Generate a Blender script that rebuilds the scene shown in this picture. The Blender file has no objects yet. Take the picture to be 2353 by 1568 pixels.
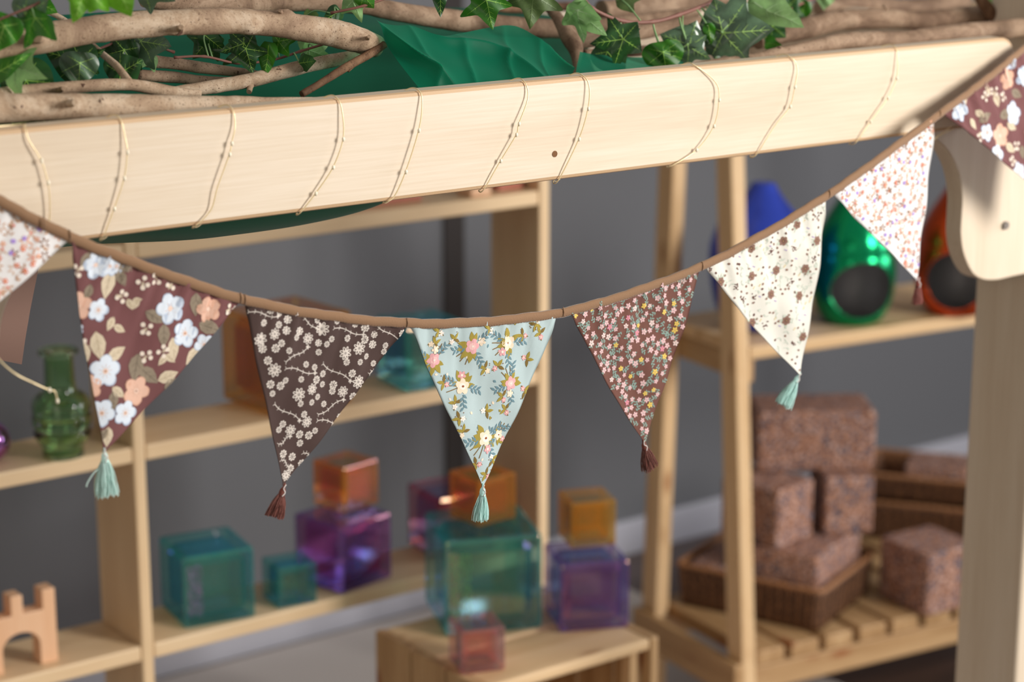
import bpy, bmesh, math, random
from mathutils import Vector, Matrix, noise
import numpy as np
S = bpy.context.scene
COL = S.collection
R = random.Random(7)

# ------------------------------------------------------------------ camera
F = 4880.0; YAW = math.radians(53.5); PIT = math.atan(1220 / 4880.)
CP = Vector((0, 0, 1.55))
D = Vector((math.cos(YAW) * math.cos(PIT), math.sin(YAW) * math.cos(PIT), -math.sin(PIT)))
RT = Vector((math.sin(YAW), -math.cos(YAW), 0)); UP = RT.cross(D)
cam = bpy.data.cameras.new('camera'); co = bpy.data.objects.new('camera', cam); COL.objects.link(co)
m = Matrix((RT, UP, -D)).transposed().to_4x4(); m.translation = CP; co.matrix_world = m
cam.sensor_width = 36; cam.lens = F / 2353 * 36
cam.dof.use_dof = True; cam.dof.focus_distance = 2.0; cam.dof.aperture_fstop = 3.7
cam.clip_start = 0.05
S.camera = co
S.view_settings.view_transform = 'Standard'; S.view_settings.look = 'None'
S.view_settings.exposure = 0.0; S.view_settings.gamma = 1.0
S.view_settings.use_curve_mapping = False

# ------------------------------------------------------------------ world, daylight and added fill
w = bpy.data.worlds.new('room_light'); S.world = w; w.use_nodes = True
bg = w.node_tree.nodes['Background']
bg.inputs[0].default_value = (0.92, 0.875, 0.83, 1); bg.inputs[1].default_value = 0.36

def area_light(name, loc, tgt, sx, sy, watt, colr, spread):
    l = bpy.data.lights.new(name, 'AREA'); l.shape = 'RECTANGLE'; l.size = sx; l.size_y = sy
    l.energy = watt; l.color = colr; l.spread = math.radians(spread)
    o = bpy.data.objects.new(name, l); COL.objects.link(o)
    o.location = loc; o.rotation_euler = (Vector(tgt) - Vector(loc)).to_track_quat('-Z', 'Y').to_euler()
area_light('window_daylight', (3.15, -1.05, 2.05), (1.25, 1.75, 1.15), 0.85, 1.2, 62, (1.0, 0.965, 0.915), 120)
area_light('window_daylight_right', (4.7, 0.75, 1.35), (1.6, 2.4, 0.7), 1.1, 1.1, 26, (0.93, 0.95, 1.0), 150)
area_light('fill_light_left', (-1.6, -0.6, 1.9), (1.3, 2.0, 1.0), 1.0, 1.2, 10, (1.0, 0.90, 0.76), 170)  # unseen fill lamp, added to warm and lift the dark left-facing sides

# ------------------------------------------------------------------ pixel helpers (2353 x 1568 frame)
def ray(px, py): return D + RT * ((px - 1176.5) / F) - UP * ((py - 784) / F)
def aY(px, py, Y): v = ray(px, py); return CP + v * ((Y - CP.y) / v.y)
def aX(px, py, X): v = ray(px, py); return CP + v * ((X - CP.x) / v.x)
def aZ(px, py, Z): v = ray(px, py); return CP + v * ((Z - CP.z) / v.z)
def aD(px, py, d): return CP + ray(px, py) * d
def ppm(p): return F / (Vector(p) - CP).dot(D)      # pixels per metre at a point

# ------------------------------------------------------------------ object helpers
def lin(c):
    return tuple(((x / 255.) / 12.92 if x / 255. <= .04045 else (((x / 255.) + .055) / 1.055) ** 2.4) for x in c) + (1,)
class MB:
    def __init__(s): s.v = []; s.f = []; s.m = []; s.sm = []
    def face(s, idx, mi=0, smooth=False): s.f.append(tuple(idx)); s.m.append(mi); s.sm.append(smooth)
    def add(s, pts): n = len(s.v); s.v.extend([tuple(p) for p in pts]); return n
    def poly(s, pts, mi=0): n = s.add(pts); s.face(range(n, n + len(pts)), mi)
    def box(s, c, d, mi=0, rot=None):
        pts = []
        for i in (-.5, .5):
            for j in (-.5, .5):
                for k in (-.5, .5):
                    q = Vector((i * d[0], j * d[1], k * d[2]))
                    if rot is not None: q = rot @ q
                    pts.append(Vector(c) + q)
        n = s.add(pts)
        for f in ((0, 1, 3, 2), (4, 6, 7, 5), (0, 4, 5, 1), (2, 3, 7, 6), (0, 2, 6, 4), (1, 5, 7, 3)):
            s.face([n + i for i in f], mi)
    def b2(s, a, b, mi=0):
        s.box([(a[i] + b[i]) / 2 for i in range(3)], [abs(b[i] - a[i]) for i in range(3)], mi)
    def prism(s, pts, off, mi=0, smooth=False):
        n = s.add(pts); k = len(pts); m2 = s.add([Vector(p) + Vector(off) for p in pts])
        s.face(range(n, n + k), mi); s.face(list(range(m2, m2 + k))[::-1], mi)
        for i in range(k): s.face((n + i, m2 + i, m2 + (i + 1) % k, n + (i + 1) % k), mi, smooth)
    def tube(s, pts, rad, sides=8, mi=0, cap=True, fn=None):
        pts = [Vector(p) for p in pts]; k = len(pts)
        if not hasattr(rad, '__len__'): rad = [rad] * k
        rings = []; nrm = None
        for i, p in enumerate(pts):
            t = (pts[min(i + 1, k - 1)] - pts[max(i - 1, 0)])
            if t.length < 1e-9: t = Vector((0, 0, 1))
            t.normalize()
            if nrm is None:
                nrm = t.orthogonal().normalized()
            else:
                nrm = (nrm - t * nrm.dot(t))
                nrm = nrm.normalized() if nrm.length > 1e-6 else t.orthogonal().normalized()
            b = t.cross(nrm); ring = []
            for j in range(sides):
                a = 2 * math.pi * j / sides
                dd = nrm * math.cos(a) + b * math.sin(a)
                q = p + dd * rad[i]
                if fn: q = fn(p, dd, rad[i], i, j)
                ring.append(q)
            rings.append(s.add(ring))
        for i in range(k - 1):
            for j in range(sides):
                s.face((rings[i] + j, rings[i] + (j + 1) % sides, rings[i + 1] + (j + 1) % sides, rings[i + 1] + j), mi, True)
        if cap:
            s.face([rings[0] + j for j in range(sides)][::-1], mi); s.face([rings[-1] + j for j in range(sides)], mi)
    def lathe(s, prof, c=(0, 0, 0), seg=32, mi=0, fn=None):
        rings = []
        for (r, z) in prof:
            ring = []
            for j in range(seg):
                a = 2 * math.pi * j / seg; q = Vector((c[0] + r * math.cos(a), c[1] + r * math.sin(a), c[2] + z))
                if fn: q = fn(q, r, z, a)
                ring.append(q)
            rings.append(s.add(ring))
        for i in range(len(prof) - 1):
            for j in range(seg):
                s.face((rings[i] + j, rings[i] + (j + 1) % seg, rings[i + 1] + (j + 1) % seg, rings[i + 1] + j), mi, True)
        s.face([rings[0] + j for j in range(seg)][::-1], mi); s.face([rings[-1] + j for j in range(seg)], mi)
    def build(s, name, mats, parent=None, bevel=0, seg=2, **kw):
        me = bpy.data.meshes.new(name); me.from_pydata(s.v, [], s.f)
        for mt in (mats if isinstance(mats, (list, tuple)) else [mats]): me.materials.append(mt)
        me.polygons.foreach_set('material_index', s.m); me.polygons.foreach_set('use_smooth', s.sm); me.update()
        bm = bmesh.new(); bm.from_mesh(me)
        if kw.get('fix', True) : bmesh.ops.recalc_face_normals(bm, faces=bm.faces)
        bm.to_mesh(me); bm.free()
        o = bpy.data.objects.new(name, me); COL.objects.link(o)
        if parent: o.parent = parent
        if bevel:
            b = o.modifiers.new('bevel', 'BEVEL'); b.width = bevel; b.segments = seg; b.limit_method = 'ANGLE'; b.angle_limit = math.radians(40)
            b.harden_normals = False
        if 'label' in kw: o['label'] = kw['label']
        return o
def tag(o, label, cat, group=None):
    o['label'] = label; o['category'] = cat
    if group: o['group'] = group
    return o
def empty(name, loc=(0, 0, 0), rz=0):
    o = bpy.data.objects.new(name, None); COL.objects.link(o); o.location = loc; o.rotation_euler = (0, 0, rz)
    o.empty_display_size = .05
    return o
def struct(o): o['kind'] = 'structure'; return o
def crom(P, n=8):
    P = [Vector(p) for p in P]; out = []
    Q = [P[0] * 2 - P[1]] + P + [P[-1] * 2 - P[-2]]
    for i in range(1, len(Q) - 2):
        for k in range(n):
            t = k / n; a, b, c, d = Q[i - 1], Q[i], Q[i + 1], Q[i + 2]
            out.append(.5 * ((2 * b) + (c - a) * t + (2 * a - 5 * b + 4 * c - d) * t * t + (3 * b - a - 3 * c + d) * t ** 3))
    out.append(P[-1]); return out
def lerpn(L, n):
    out = []
    for i in range(len(L) - 1):
        for k in range(n): out.append(L[i] + (L[i + 1] - L[i]) * k / n)
    out.append(L[-1]); return out

# ------------------------------------------------------------------ materials
def mat(name): 
    m = bpy.data.materials.new(name); m.use_nodes = True; nt = m.node_tree
    return m, nt, nt.nodes['Principled BSDF']
def N(nt, t, **k):
    n = nt.nodes.new(t)
    for a, b in k.items():
        if a.startswith('i_'): n.inputs[a[2:].replace('_', ' ')].default_value = b
        else: setattr(n, a, b)
    return n
def plain(name, c, rough=.6, metal=0, spec=.5, trans=0, sheen=0, bump=0, bscale=2000):
    m, nt, p = mat(name); p.inputs['Base Color'].default_value = lin(c); p.inputs['Roughness'].default_value = rough
    p.inputs['Metallic'].default_value = metal; p.inputs['Specular IOR Level'].default_value = spec
    p.inputs['Sheen Weight'].default_value = sheen
    if bump:
        tc = N(nt, 'ShaderNodeTexCoord'); nz = N(nt, 'ShaderNodeTexNoise', i_Scale=bscale, i_Detail=3)
        nt.links.new(tc.outputs['Object'], nz.inputs['Vector']); b = N(nt, 'ShaderNodeBump', i_Strength=bump, i_Distance=.0005)
        nt.links.new(nz.outputs['Fac'], b.inputs['Height']); nt.links.new(b.outputs['Normal'], p.inputs['Normal'])
    if trans:
        t = N(nt, 'ShaderNodeBsdfTranslucent'); t.inputs['Color'].default_value = lin(c)
        x = N(nt, 'ShaderNodeMixShader', i_Fac=trans); nt.links.new(p.outputs[0], x.inputs[1]); nt.links.new(t.outputs[0], x.inputs[2])
        nt.links.new(x.outputs[0], nt.nodes['Material Output'].inputs['Surface'])
    return m
def ramp(nt, stops):
    r = N(nt, 'ShaderNodeValToRGB'); e = r.color_ramp.elements
    while len(e) < len(stops): e.new(.5)
    for k, (p, c) in enumerate(stops): e[k].position = p; e[k].color = lin(c)
    return r
tanedge = None
def wood(name, c1, c2, c3, axis, scale=1.0, knots=False, knotc=(120, 70, 40), rough=.45):
    """grain runs along the axis (0,1,2) in object space"""
    m, nt, p = mat(name); tc = N(nt, 'ShaderNodeTexCoord')
    def st(v, other):
        s = [other] * 3; s[axis] = v; mp = N(nt, 'ShaderNodeMapping'); mp.inputs['Scale'].default_value = s
        nt.links.new(tc.outputs['Object'], mp.inputs['Vector']); return mp
    m1 = st(1.6 * scale, 22 * scale); n1 = N(nt, 'ShaderNodeTexNoise', i_Scale=1, i_Detail=4, i_Distortion=.4); nt.links.new(m1.outputs[0], n1.inputs['Vector'])
    m2 = st(12 * scale, 420 * scale); n2 = N(nt, 'ShaderNodeTexNoise', i_Scale=1, i_Detail=3); nt.links.new(m2.outputs[0], n2.inputs['Vector'])
    mx = N(nt, 'ShaderNodeMath', operation='MULTIPLY_ADD'); mx.inputs[1].default_value = .35
    nt.links.new(n2.outputs['Fac'], mx.inputs[0]); 
    ms = N(nt, 'ShaderNodeMath', operation='MULTIPLY'); ms.inputs[1].default_value = .65; nt.links.new(n1.outputs['Fac'], ms.inputs[0]); nt.links.new(ms.outputs[0], mx.inputs[2])
    r = ramp(nt, [(.36, c1), (.5, c2), (.64, c3)]); nt.links.new(mx.outputs[0], r.inputs[0])
    out = r.outputs[0]
    if knots:
        m3 = st(5 * scale, 17 * scale); vo = N(nt, 'ShaderNodeTexVoronoi', i_Scale=1); nt.links.new(m3.outputs[0], vo.inputs['Vector'])
        rr = ramp(nt, [(.06, (255, 255, 255)), (.2, (0, 0, 0))]); nt.links.new(vo.outputs['Distance'], rr.inputs[0])
        mc = N(nt, 'ShaderNodeMix', data_type='RGBA'); nt.links.new(rr.outputs[0], mc.inputs['Factor']); nt.links.new(out, mc.inputs[6]); mc.inputs[7].default_value = lin(knotc); out = mc.outputs[2]
    nt.links.new(out, p.inputs['Base Color']); p.inputs['Roughness'].default_value = rough; p.inputs['Specular IOR Level'].default_value = .35
    b = N(nt, 'ShaderNodeBump', i_Strength=.25, i_Distance=.0004); nt.links.new(n2.outputs['Fac'], b.inputs['Height']); nt.links.new(b.outputs['Normal'], p.inputs['Normal'])
    return m
MAPLE = ((215, 195, 170), (223, 205, 181), (230, 214, 193))
maple = [wood('maple_%d' % a, *MAPLE, a) for a in range(3)]
birch = [wood('birch_%d' % a, (214, 182, 142), (222, 192, 152), (228, 200, 162), a) for a in range(3)]
pine = [wood('pine_%d' % a, (158, 122, 82), (178, 142, 100), (194, 160, 118), a, 1.2, True, (140, 78, 40)) for a in range(3)]
pineL = [wood('pine_pale_%d' % a, (206, 168, 122), (218, 184, 140), (226, 194, 152), a, 1.2, True, (150, 100, 60)) for a in range(3)]
tanedge = plain('board_edge', (206, 172, 134), .6, bump=.3, bscale=900)
beech = wood('beech', (222, 172, 132), (228, 182, 144), (232, 190, 154), 2)
redwood = plain('stained_red_wood', (176, 104, 84), .5)

def bark_mat(name, c1, c2, c3, dark):
    m, nt, p = mat(name); tc = N(nt, 'ShaderNodeTexCoord')
    n1 = N(nt, 'ShaderNodeTexNoise', i_Scale=15, i_Detail=8, i_Roughness=.72, i_Distortion=.6); nt.links.new(tc.outputs['Object'], n1.inputs['Vector'])
    r = ramp(nt, [(.38, c1), (.5, c2), (.6, c3)]); nt.links.new(n1.outputs['Fac'], r.inputs[0])
    n2 = N(nt, 'ShaderNodeTexNoise', i_Scale=420, i_Detail=5, i_Roughness=.75); nt.links.new(tc.outputs['Object'], n2.inputs['Vector'])
    r2 = ramp(nt, [(.36, (255, 255, 255)), (.43, (0, 0, 0))]); nt.links.new(n2.outputs['Fac'], r2.inputs[0])
    sc = N(nt, 'ShaderNodeMath', operation='MULTIPLY'); sc.inputs[1].default_value = .8; nt.links.new(r2.outputs[0], sc.inputs[0])
    mx = N(nt, 'ShaderNodeMix', data_type='RGBA'); nt.links.new(sc.outputs[0], mx.inputs['Factor']); nt.links.new(r.outputs[0], mx.inputs[6]); mx.inputs[7].default_value = lin(dark)
    nt.links.new(mx.outputs[2], p.inputs['Base Color']); p.inputs['Roughness'].default_value = .75; p.inputs['Specular IOR Level'].default_value = .25
    b = N(nt, 'ShaderNodeBump', i_Strength=.6, i_Distance=.0012); nt.links.new(n2.outputs['Fac'], b.inputs['Height']); nt.links.new(b.outputs['Normal'], p.inputs['Normal'])
    return m
bark = bark_mat('bark_pale', (146, 120, 98), (176, 150, 124), (202, 180, 156), (92, 66, 50))
barkd = bark_mat('bark_brown', (112, 88, 70), (144, 118, 96), (172, 146, 122), (70, 48, 36))
barkr = bark_mat('bark_twig', (82, 58, 42), (114, 84, 62), (140, 108, 82), (50, 34, 28))
knotm = plain('knot_dark', (84, 54, 38), .8)

# ------------------------------------------------------------------ setting
YW = 3.325
m, nt, p = mat('wall_paint'); p.inputs['Base Color'].default_value = lin((104, 105, 109)); p.inputs['Roughness'].default_value = .75
wallm = m
b = MB(); b.b2((-2.5, YW, 0), (7.5, YW + .1, 2.7)); struct(b.build('wall_back', wallm))
b = MB(); b.b2((2.294, YW - .006, .078), (2.341, YW - .0005, 2.7)); struct(b.build('trim_1', plain('dark_joint', (48, 42, 40), .8)))
b = MB(); b.b2((-2.5, YW - .014, 0), (7.5, YW - .0005, .077)); struct(b.build('baseboard_back', plain('white_skirting', (184, 184, 194), .4), bevel=.003))
m, nt, p = mat('floor_boards'); tc = N(nt, 'ShaderNodeTexCoord'); mp = N(nt, 'ShaderNodeMapping'); mp.inputs['Scale'].default_value = (2, 22, 1)
nt.links.new(tc.outputs['Object'], mp.inputs[0]); n1 = N(nt, 'ShaderNodeTexNoise', i_Scale=1.5, i_Detail=5); nt.links.new(mp.outputs[0], n1.inputs[0])
r = ramp(nt, [(.3, (58, 42, 34)), (.7, (86, 62, 50))]); nt.links.new(n1.outputs[0], r.inputs[0]); nt.links.new(r.outputs[0], p.inputs['Base Color'])
p.inputs['Roughness'].default_value = .35
b = MB(); b.b2((-2.5, -2.5, -.1), (7.5, YW, 0)); struct(b.build('floor', m))
# pale mat added to imitate the bright floor under the shelving
b = MB(); b.b2((-.2, 1.75, .0005), (2.62, 3.29, .009)); tag(b.build('floor_light_mat', plain('floor_light_pale', (196, 188, 184), .9, bump=.3, bscale=300), bevel=.003), 'pale grey mat added in place of the bright floor under the wooden shelving unit and crate', 'mat')

# ------------------------------------------------------------------ play frame
YB = 1.6
fr = empty('play_frame', (1.97, 1.65, 0))
tag(fr, 'light wooden play frame with long top beam, curved brackets and posts', 'play frame')
def loc(o, par):            # keep geometry given in world coordinates
    o.matrix_parent_inverse = par.matrix_basis.inverted() if hasattr(par, 'matrix_basis') else Matrix()
    return o
def part(mb, name, mats, par, **k):
    o = mb.build(name, mats, None, **k); bpy.context.view_layer.update()
    o.parent = par; o.matrix_parent_inverse = par.matrix_world.inverted() if par.type == 'EMPTY' else (Matrix.Translation(par.location)).inverted()
    return o
bpy.context.view_layer.update()
# front beam with a small dowel hole
bm = MB()
pts = []
x0, x1, z0, z1 = .44, 1.893, 1.204, 1.302
pts = [(x0, YB, z0), (x1 - .012, YB, z0)] + [(x1 - .022 + .022 * math.sin(a), YB, z1 - .022 + .022 * math.cos(a)) for a in [math.pi / 2 * (1 - i / 6) for i in range(7)]] + [(x0, YB, z1)]
bm.prism(pts, (0, .026, 0))
beam = part(bm, 'beam', [maple[0], tanedge], fr, bevel=.0042, seg=2); beam.modifiers['bevel'].material = 1
h = aY(1275, 354, YB - .0003)
hb = MB(); hb.tube([(h.x, YB + .004, h.z), (h.x, YB - .0004, h.z)], .0031, 20)
part(hb, 'dowel_hole', plain('hole_dark', (122, 84, 52), .9), fr)
# post on the right
b = MB(); b.b2((1.987, 1.622, 0), (2.016, 1.722, 1.36)); part(b, 'post', maple[2], fr, bevel=.005, seg=3)
# curved bracket, right
BP = [(2100, 200), (2120, 300), (2149, 319), (2178, 346), (2201, 392), (2211, 447), (2210, 493), (2208, 539), (2215, 585), (2234, 626), (2257, 642), (2289, 644), (2322, 637)]
W = [aY(x, y, 1.6265) for x, y in BP]; W = crom(W, 4)
W = [q for q in W]; W = [Vector((min(q.x, 1.9865), q.y, q.z)) for q in W]
W += [Vector((1.9865, 1.6265, W[-1].z + .001)), Vector((1.9865, 1.6265, W[0].z))]
b = MB(); b.prism(W, (0, .024, 0), smooth=False); part(b, 'corner_bracket', [maple[2], tanedge], fr, bevel=.0015)
c = aY(2310, 518, 1.6255); b = MB(); b.tube([(c.x, 1.628, c.z), (c.x, 1.6235, c.z)], .0048, 20); part(b, 'screw_cap', plain('grey_cap', (122, 112, 104), .5), fr, label='grey screw cap')
# left bracket and post (only a sliver of the bracket is seen)
BL = [(60, 480), (52, 590), (40, 640), (30, 668), (14, 705), (4, 740), (-2, 790), (-12, 840), (-30, 880), (-70, 905)]
W = crom([aY(x, y, 1.6265) for x, y in BL], 4); xl = W[-1].x - .03
W += [Vector((xl, 1.6265, W[-1].z)), Vector((xl, 1.6265, W[0].z))]
b = MB(); b.prism(W, (0, .024, 0)); part(b, 'corner_bracket', maple[2], fr, bevel=.0015)
b = MB(); b.b2((xl - .029, 1.622, 0), (xl, 1.722, 1.36)); part(b, 'post', maple[2], fr, bevel=.005)
# rear beam, rear posts and side rails
b = MB(); b.b2((xl - .02, 2.14, 1.215), (2.0, 2.166, 1.302)); part(b, 'beam', maple[0], fr, bevel=.004)
for xx in (1.987, xl - .029):
    b = MB(); b.b2((xx, 1.7225, 1.215), (xx + .029, 2.1675, 1.302)); part(b, 'side_rail', maple[1], fr, bevel=.004)

# ------------------------------------------------------------------ string light wire wound round the beam
m, nt, p = mat('brass_wire'); p.inputs['Base Color'].default_value = lin((248, 226, 180)); p.inputs['Metallic'].default_value = .35; p.inputs['Roughness'].default_value = .3; wirem = m
bulbm = plain('clear_bulb', (250, 240, 215), .15)
wraps = [[(58, 296), (65, 320), (95, 370), (110, 420), (115, 470), (112, 530), (108, 556)],
 [(278, 272), (288, 320), (292, 350), (285, 410), (262, 480), (236, 530)],
 [(535, 252), (540, 290), (532, 330), (527, 355), (500, 430), (485, 482), (450, 503)],
 [(778, 232), (787, 262), (788, 320), (765, 385), (725, 445), (690, 480)],
 [(966, 212), (970, 240), (962, 300), (932, 395), (907, 450), (890, 461)],
 [(1207, 195), (1213, 225), (1192, 285), (1186, 310), (1150, 370), (1112, 425)],
 [(1343, 180), (1354, 200), (1351, 250), (1330, 320), (1284, 406)],
 [(1600, 156), (1645, 190), (1652, 230), (1640, 290), (1600, 345), (1545, 376)],
 [(1818, 135), (1832, 155), (1826, 200), (1815, 245), (1780, 290), (1738, 343)],
 [(2060, 112), (2063, 140), (2060, 180), (2040, 225), (2000, 280), (1968, 318)]]
sl = empty('string_light', (1.0, 1.59, 1.25)); bpy.context.view_layer.update()
tag(sl, 'thin pale gold wire of string lights wound around the top beam', 'string lights')
path = []
lp = [aY(132, 922, 1.52), aY(126, 900, 1.52), aY(114, 897, 1.52), aY(80, 882, 1.52), aY(30, 856, 1.52), aY(-10, 815, 1.53), aY(-30, 760, 1.57), Vector((.6, 1.592, 1.2)), Vector((.58, 1.588, 1.25)), Vector((.585, 1.594, 1.301))]
bulbs = [lp[0].copy(), lp[2].copy()]
path += lp
for wi, W in enumerate(wraps):
    n = len(W)
    for i, (x, y) in enumerate(W):
        t = i / (n - 1); off = .0012 + .0035 * math.sin(math.pi * min(1, t)) ** 1.0
        q = aY(x, y, YB - off)
        if i == 0:
            q.z = 1.3022; q.y = YB + .0005
            path.append(Vector((q.x - .004, YB + .014, 1.3028)))
        if i == n - 1: q.z = min(q.z, 1.2045); q.y = YB - .001
        path.append(q)
        if i in (2, 3) or (i == 4 and wi % 2): bulbs.append(aY(x + 1, y, YB - off - .0008))
    nx = wraps[wi + 1][0] if wi < 9 else (2180, 105)
    qn = aY(nx[0], nx[1], YB); a = path[-1]
    path.append(Vector((a.x + .004, YB + .012, 1.2015)))
    path.append(Vector((a.x * .8 + qn.x * .2, YB + .0275, 1.206)))
    path.append(Vector((a.x * .2 + qn.x * .8, YB + .0275, 1.285)))
b = MB(); pp = crom(path, 7); b.tube(pp, .00062, 6); part(b, 'wire', wirem, sl)
for q in bulbs:
    b = MB(); b.tube([q - Vector((.0, 0, .0022)), q - Vector((0, 0, .0013)), q, q + Vector((0, 0, .0013)), q + Vector((0, 0, .0022))], [.0005, .0012, .0015, .0012, .0005], 8); part(b, 'bulb', bulbm, sl)
for dy in (0, 5):
    b = MB(); b.tube(crom([aY(2130 + dy, 330, 1.6), aY(2155 + dy, 312, 1.597), aY(2188 + dy, 290 + dy, 1.59)], 4), .0005, 5); part(b, 'wire', wirem, sl)

# ------------------------------------------------------------------ bunting
YF = 1.558
bun = empty('bunting', (1.12, YF, 1.09)); bpy.context.view_layer.update()
tag(bun, 'string of floral fabric pennants with tassels hanging across the play frame', 'bunting')
m, nt, p = mat('velvet_tape'); p.inputs['Base Color'].default_value = lin((142, 108, 78)); p.inputs['Roughness'].default_value = .85; p.inputs['Sheen Weight'].default_value = .5; p.inputs['Sheen Roughness'].default_value = .4
tc = N(nt, 'ShaderNodeTexCoord'); nz = N(nt, 'ShaderNodeTexNoise', i_Scale=900, i_Detail=3); nt.links.new(tc.outputs['Object'], nz.inputs[0])
bb = N(nt, 'ShaderNodeBump', i_Strength=.5, i_Distance=.0005); nt.links.new(nz.outputs[0], bb.inputs['Height']); nt.links.new(bb.outputs[0], p.inputs['Normal']); tapem = m
TP = [(-120, 408), (0, 463), (163, 546), (355, 621), (553, 687), (745, 725), (935, 743), (1110, 740), (1294, 718), (1455, 672), (1614, 612), (1760, 536), (1906, 446), (2030, 358), (2160, 262), (2262, 186), (2353, 112), (2440, 40)]
def tapeY(px): return YF + .030 * max(0, (px - 1900) / 500.) ** 1.5 if px > 1900 else YF + .02 * max(0, (100 - px) / 300.)
TC = crom([aY(x, y, tapeY(x)) for x, y in TP], 10)
b = MB(); hw = .0045
rows = []
for i, q in enumerate(TC):
    t = (TC[min(i + 1, len(TC) - 1)] - TC[max(0, i - 1)]).normalized(); nn = Vector((0, -1, 0)); up = nn.cross(t)
    if up.z < 0: up = -up
    wv = .00035 * math.sin(i * 2.1) + .0003 * math.sin(i * .77)
    prof = [(-hw, .0004), (-hw * .8, .0016), (0, .0021), (hw * .75, .0019), (hw, .0006), (hw, -.0012), (0, -.0018), (-hw, -.0012)]
    rows.append(b.add([q + up * (a + wv) + nn * c for a, c in prof]))
for i in range(len(rows) - 1):
    for j in range(8): b.face((rows[i] + j, rows[i] + (j + 1) % 8, rows[i + 1] + (j + 1) % 8, rows[i + 1] + j), 0, True)
b.face([rows[0] + j for j in range(8)]); b.face([rows[-1] + j for j in range(8)])
# seam folds between pennants and a line of stitches
stm = plain('stitch', (96, 62, 44), .8)
for (x, y) in [(100, 514), (160, 541), (553, 684), (563, 688), (935, 742), (1294, 717), (1614, 612), (1906, 444), (2160, 260)]:
    q = aY(x, y, tapeY(x) - .0018); b.tube([q + Vector((0, 0, .0046)), q + Vector((.0006, -.0008, 0)), q - Vector((0, 0, .0046))], [.0005, .0008, .0005], 6, 0)
for i in range(4, len(TC) - 1):
    for k in (0., .33, .66):
        q = TC[i].lerp(TC[i + 1], k); t = (TC[i + 1] - TC[i]).normalized(); up = Vector((0, -1, 0)).cross(t)
        if up.z < 0: up = -up
        q = q - up * .0036 + Vector((0, -.0018, 0)); b.box(q, (.0009, .0003, .0004), 1)
part(b, 'binding_tape', [tapem, stm], bun, label='brown velvet binding tape')

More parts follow.
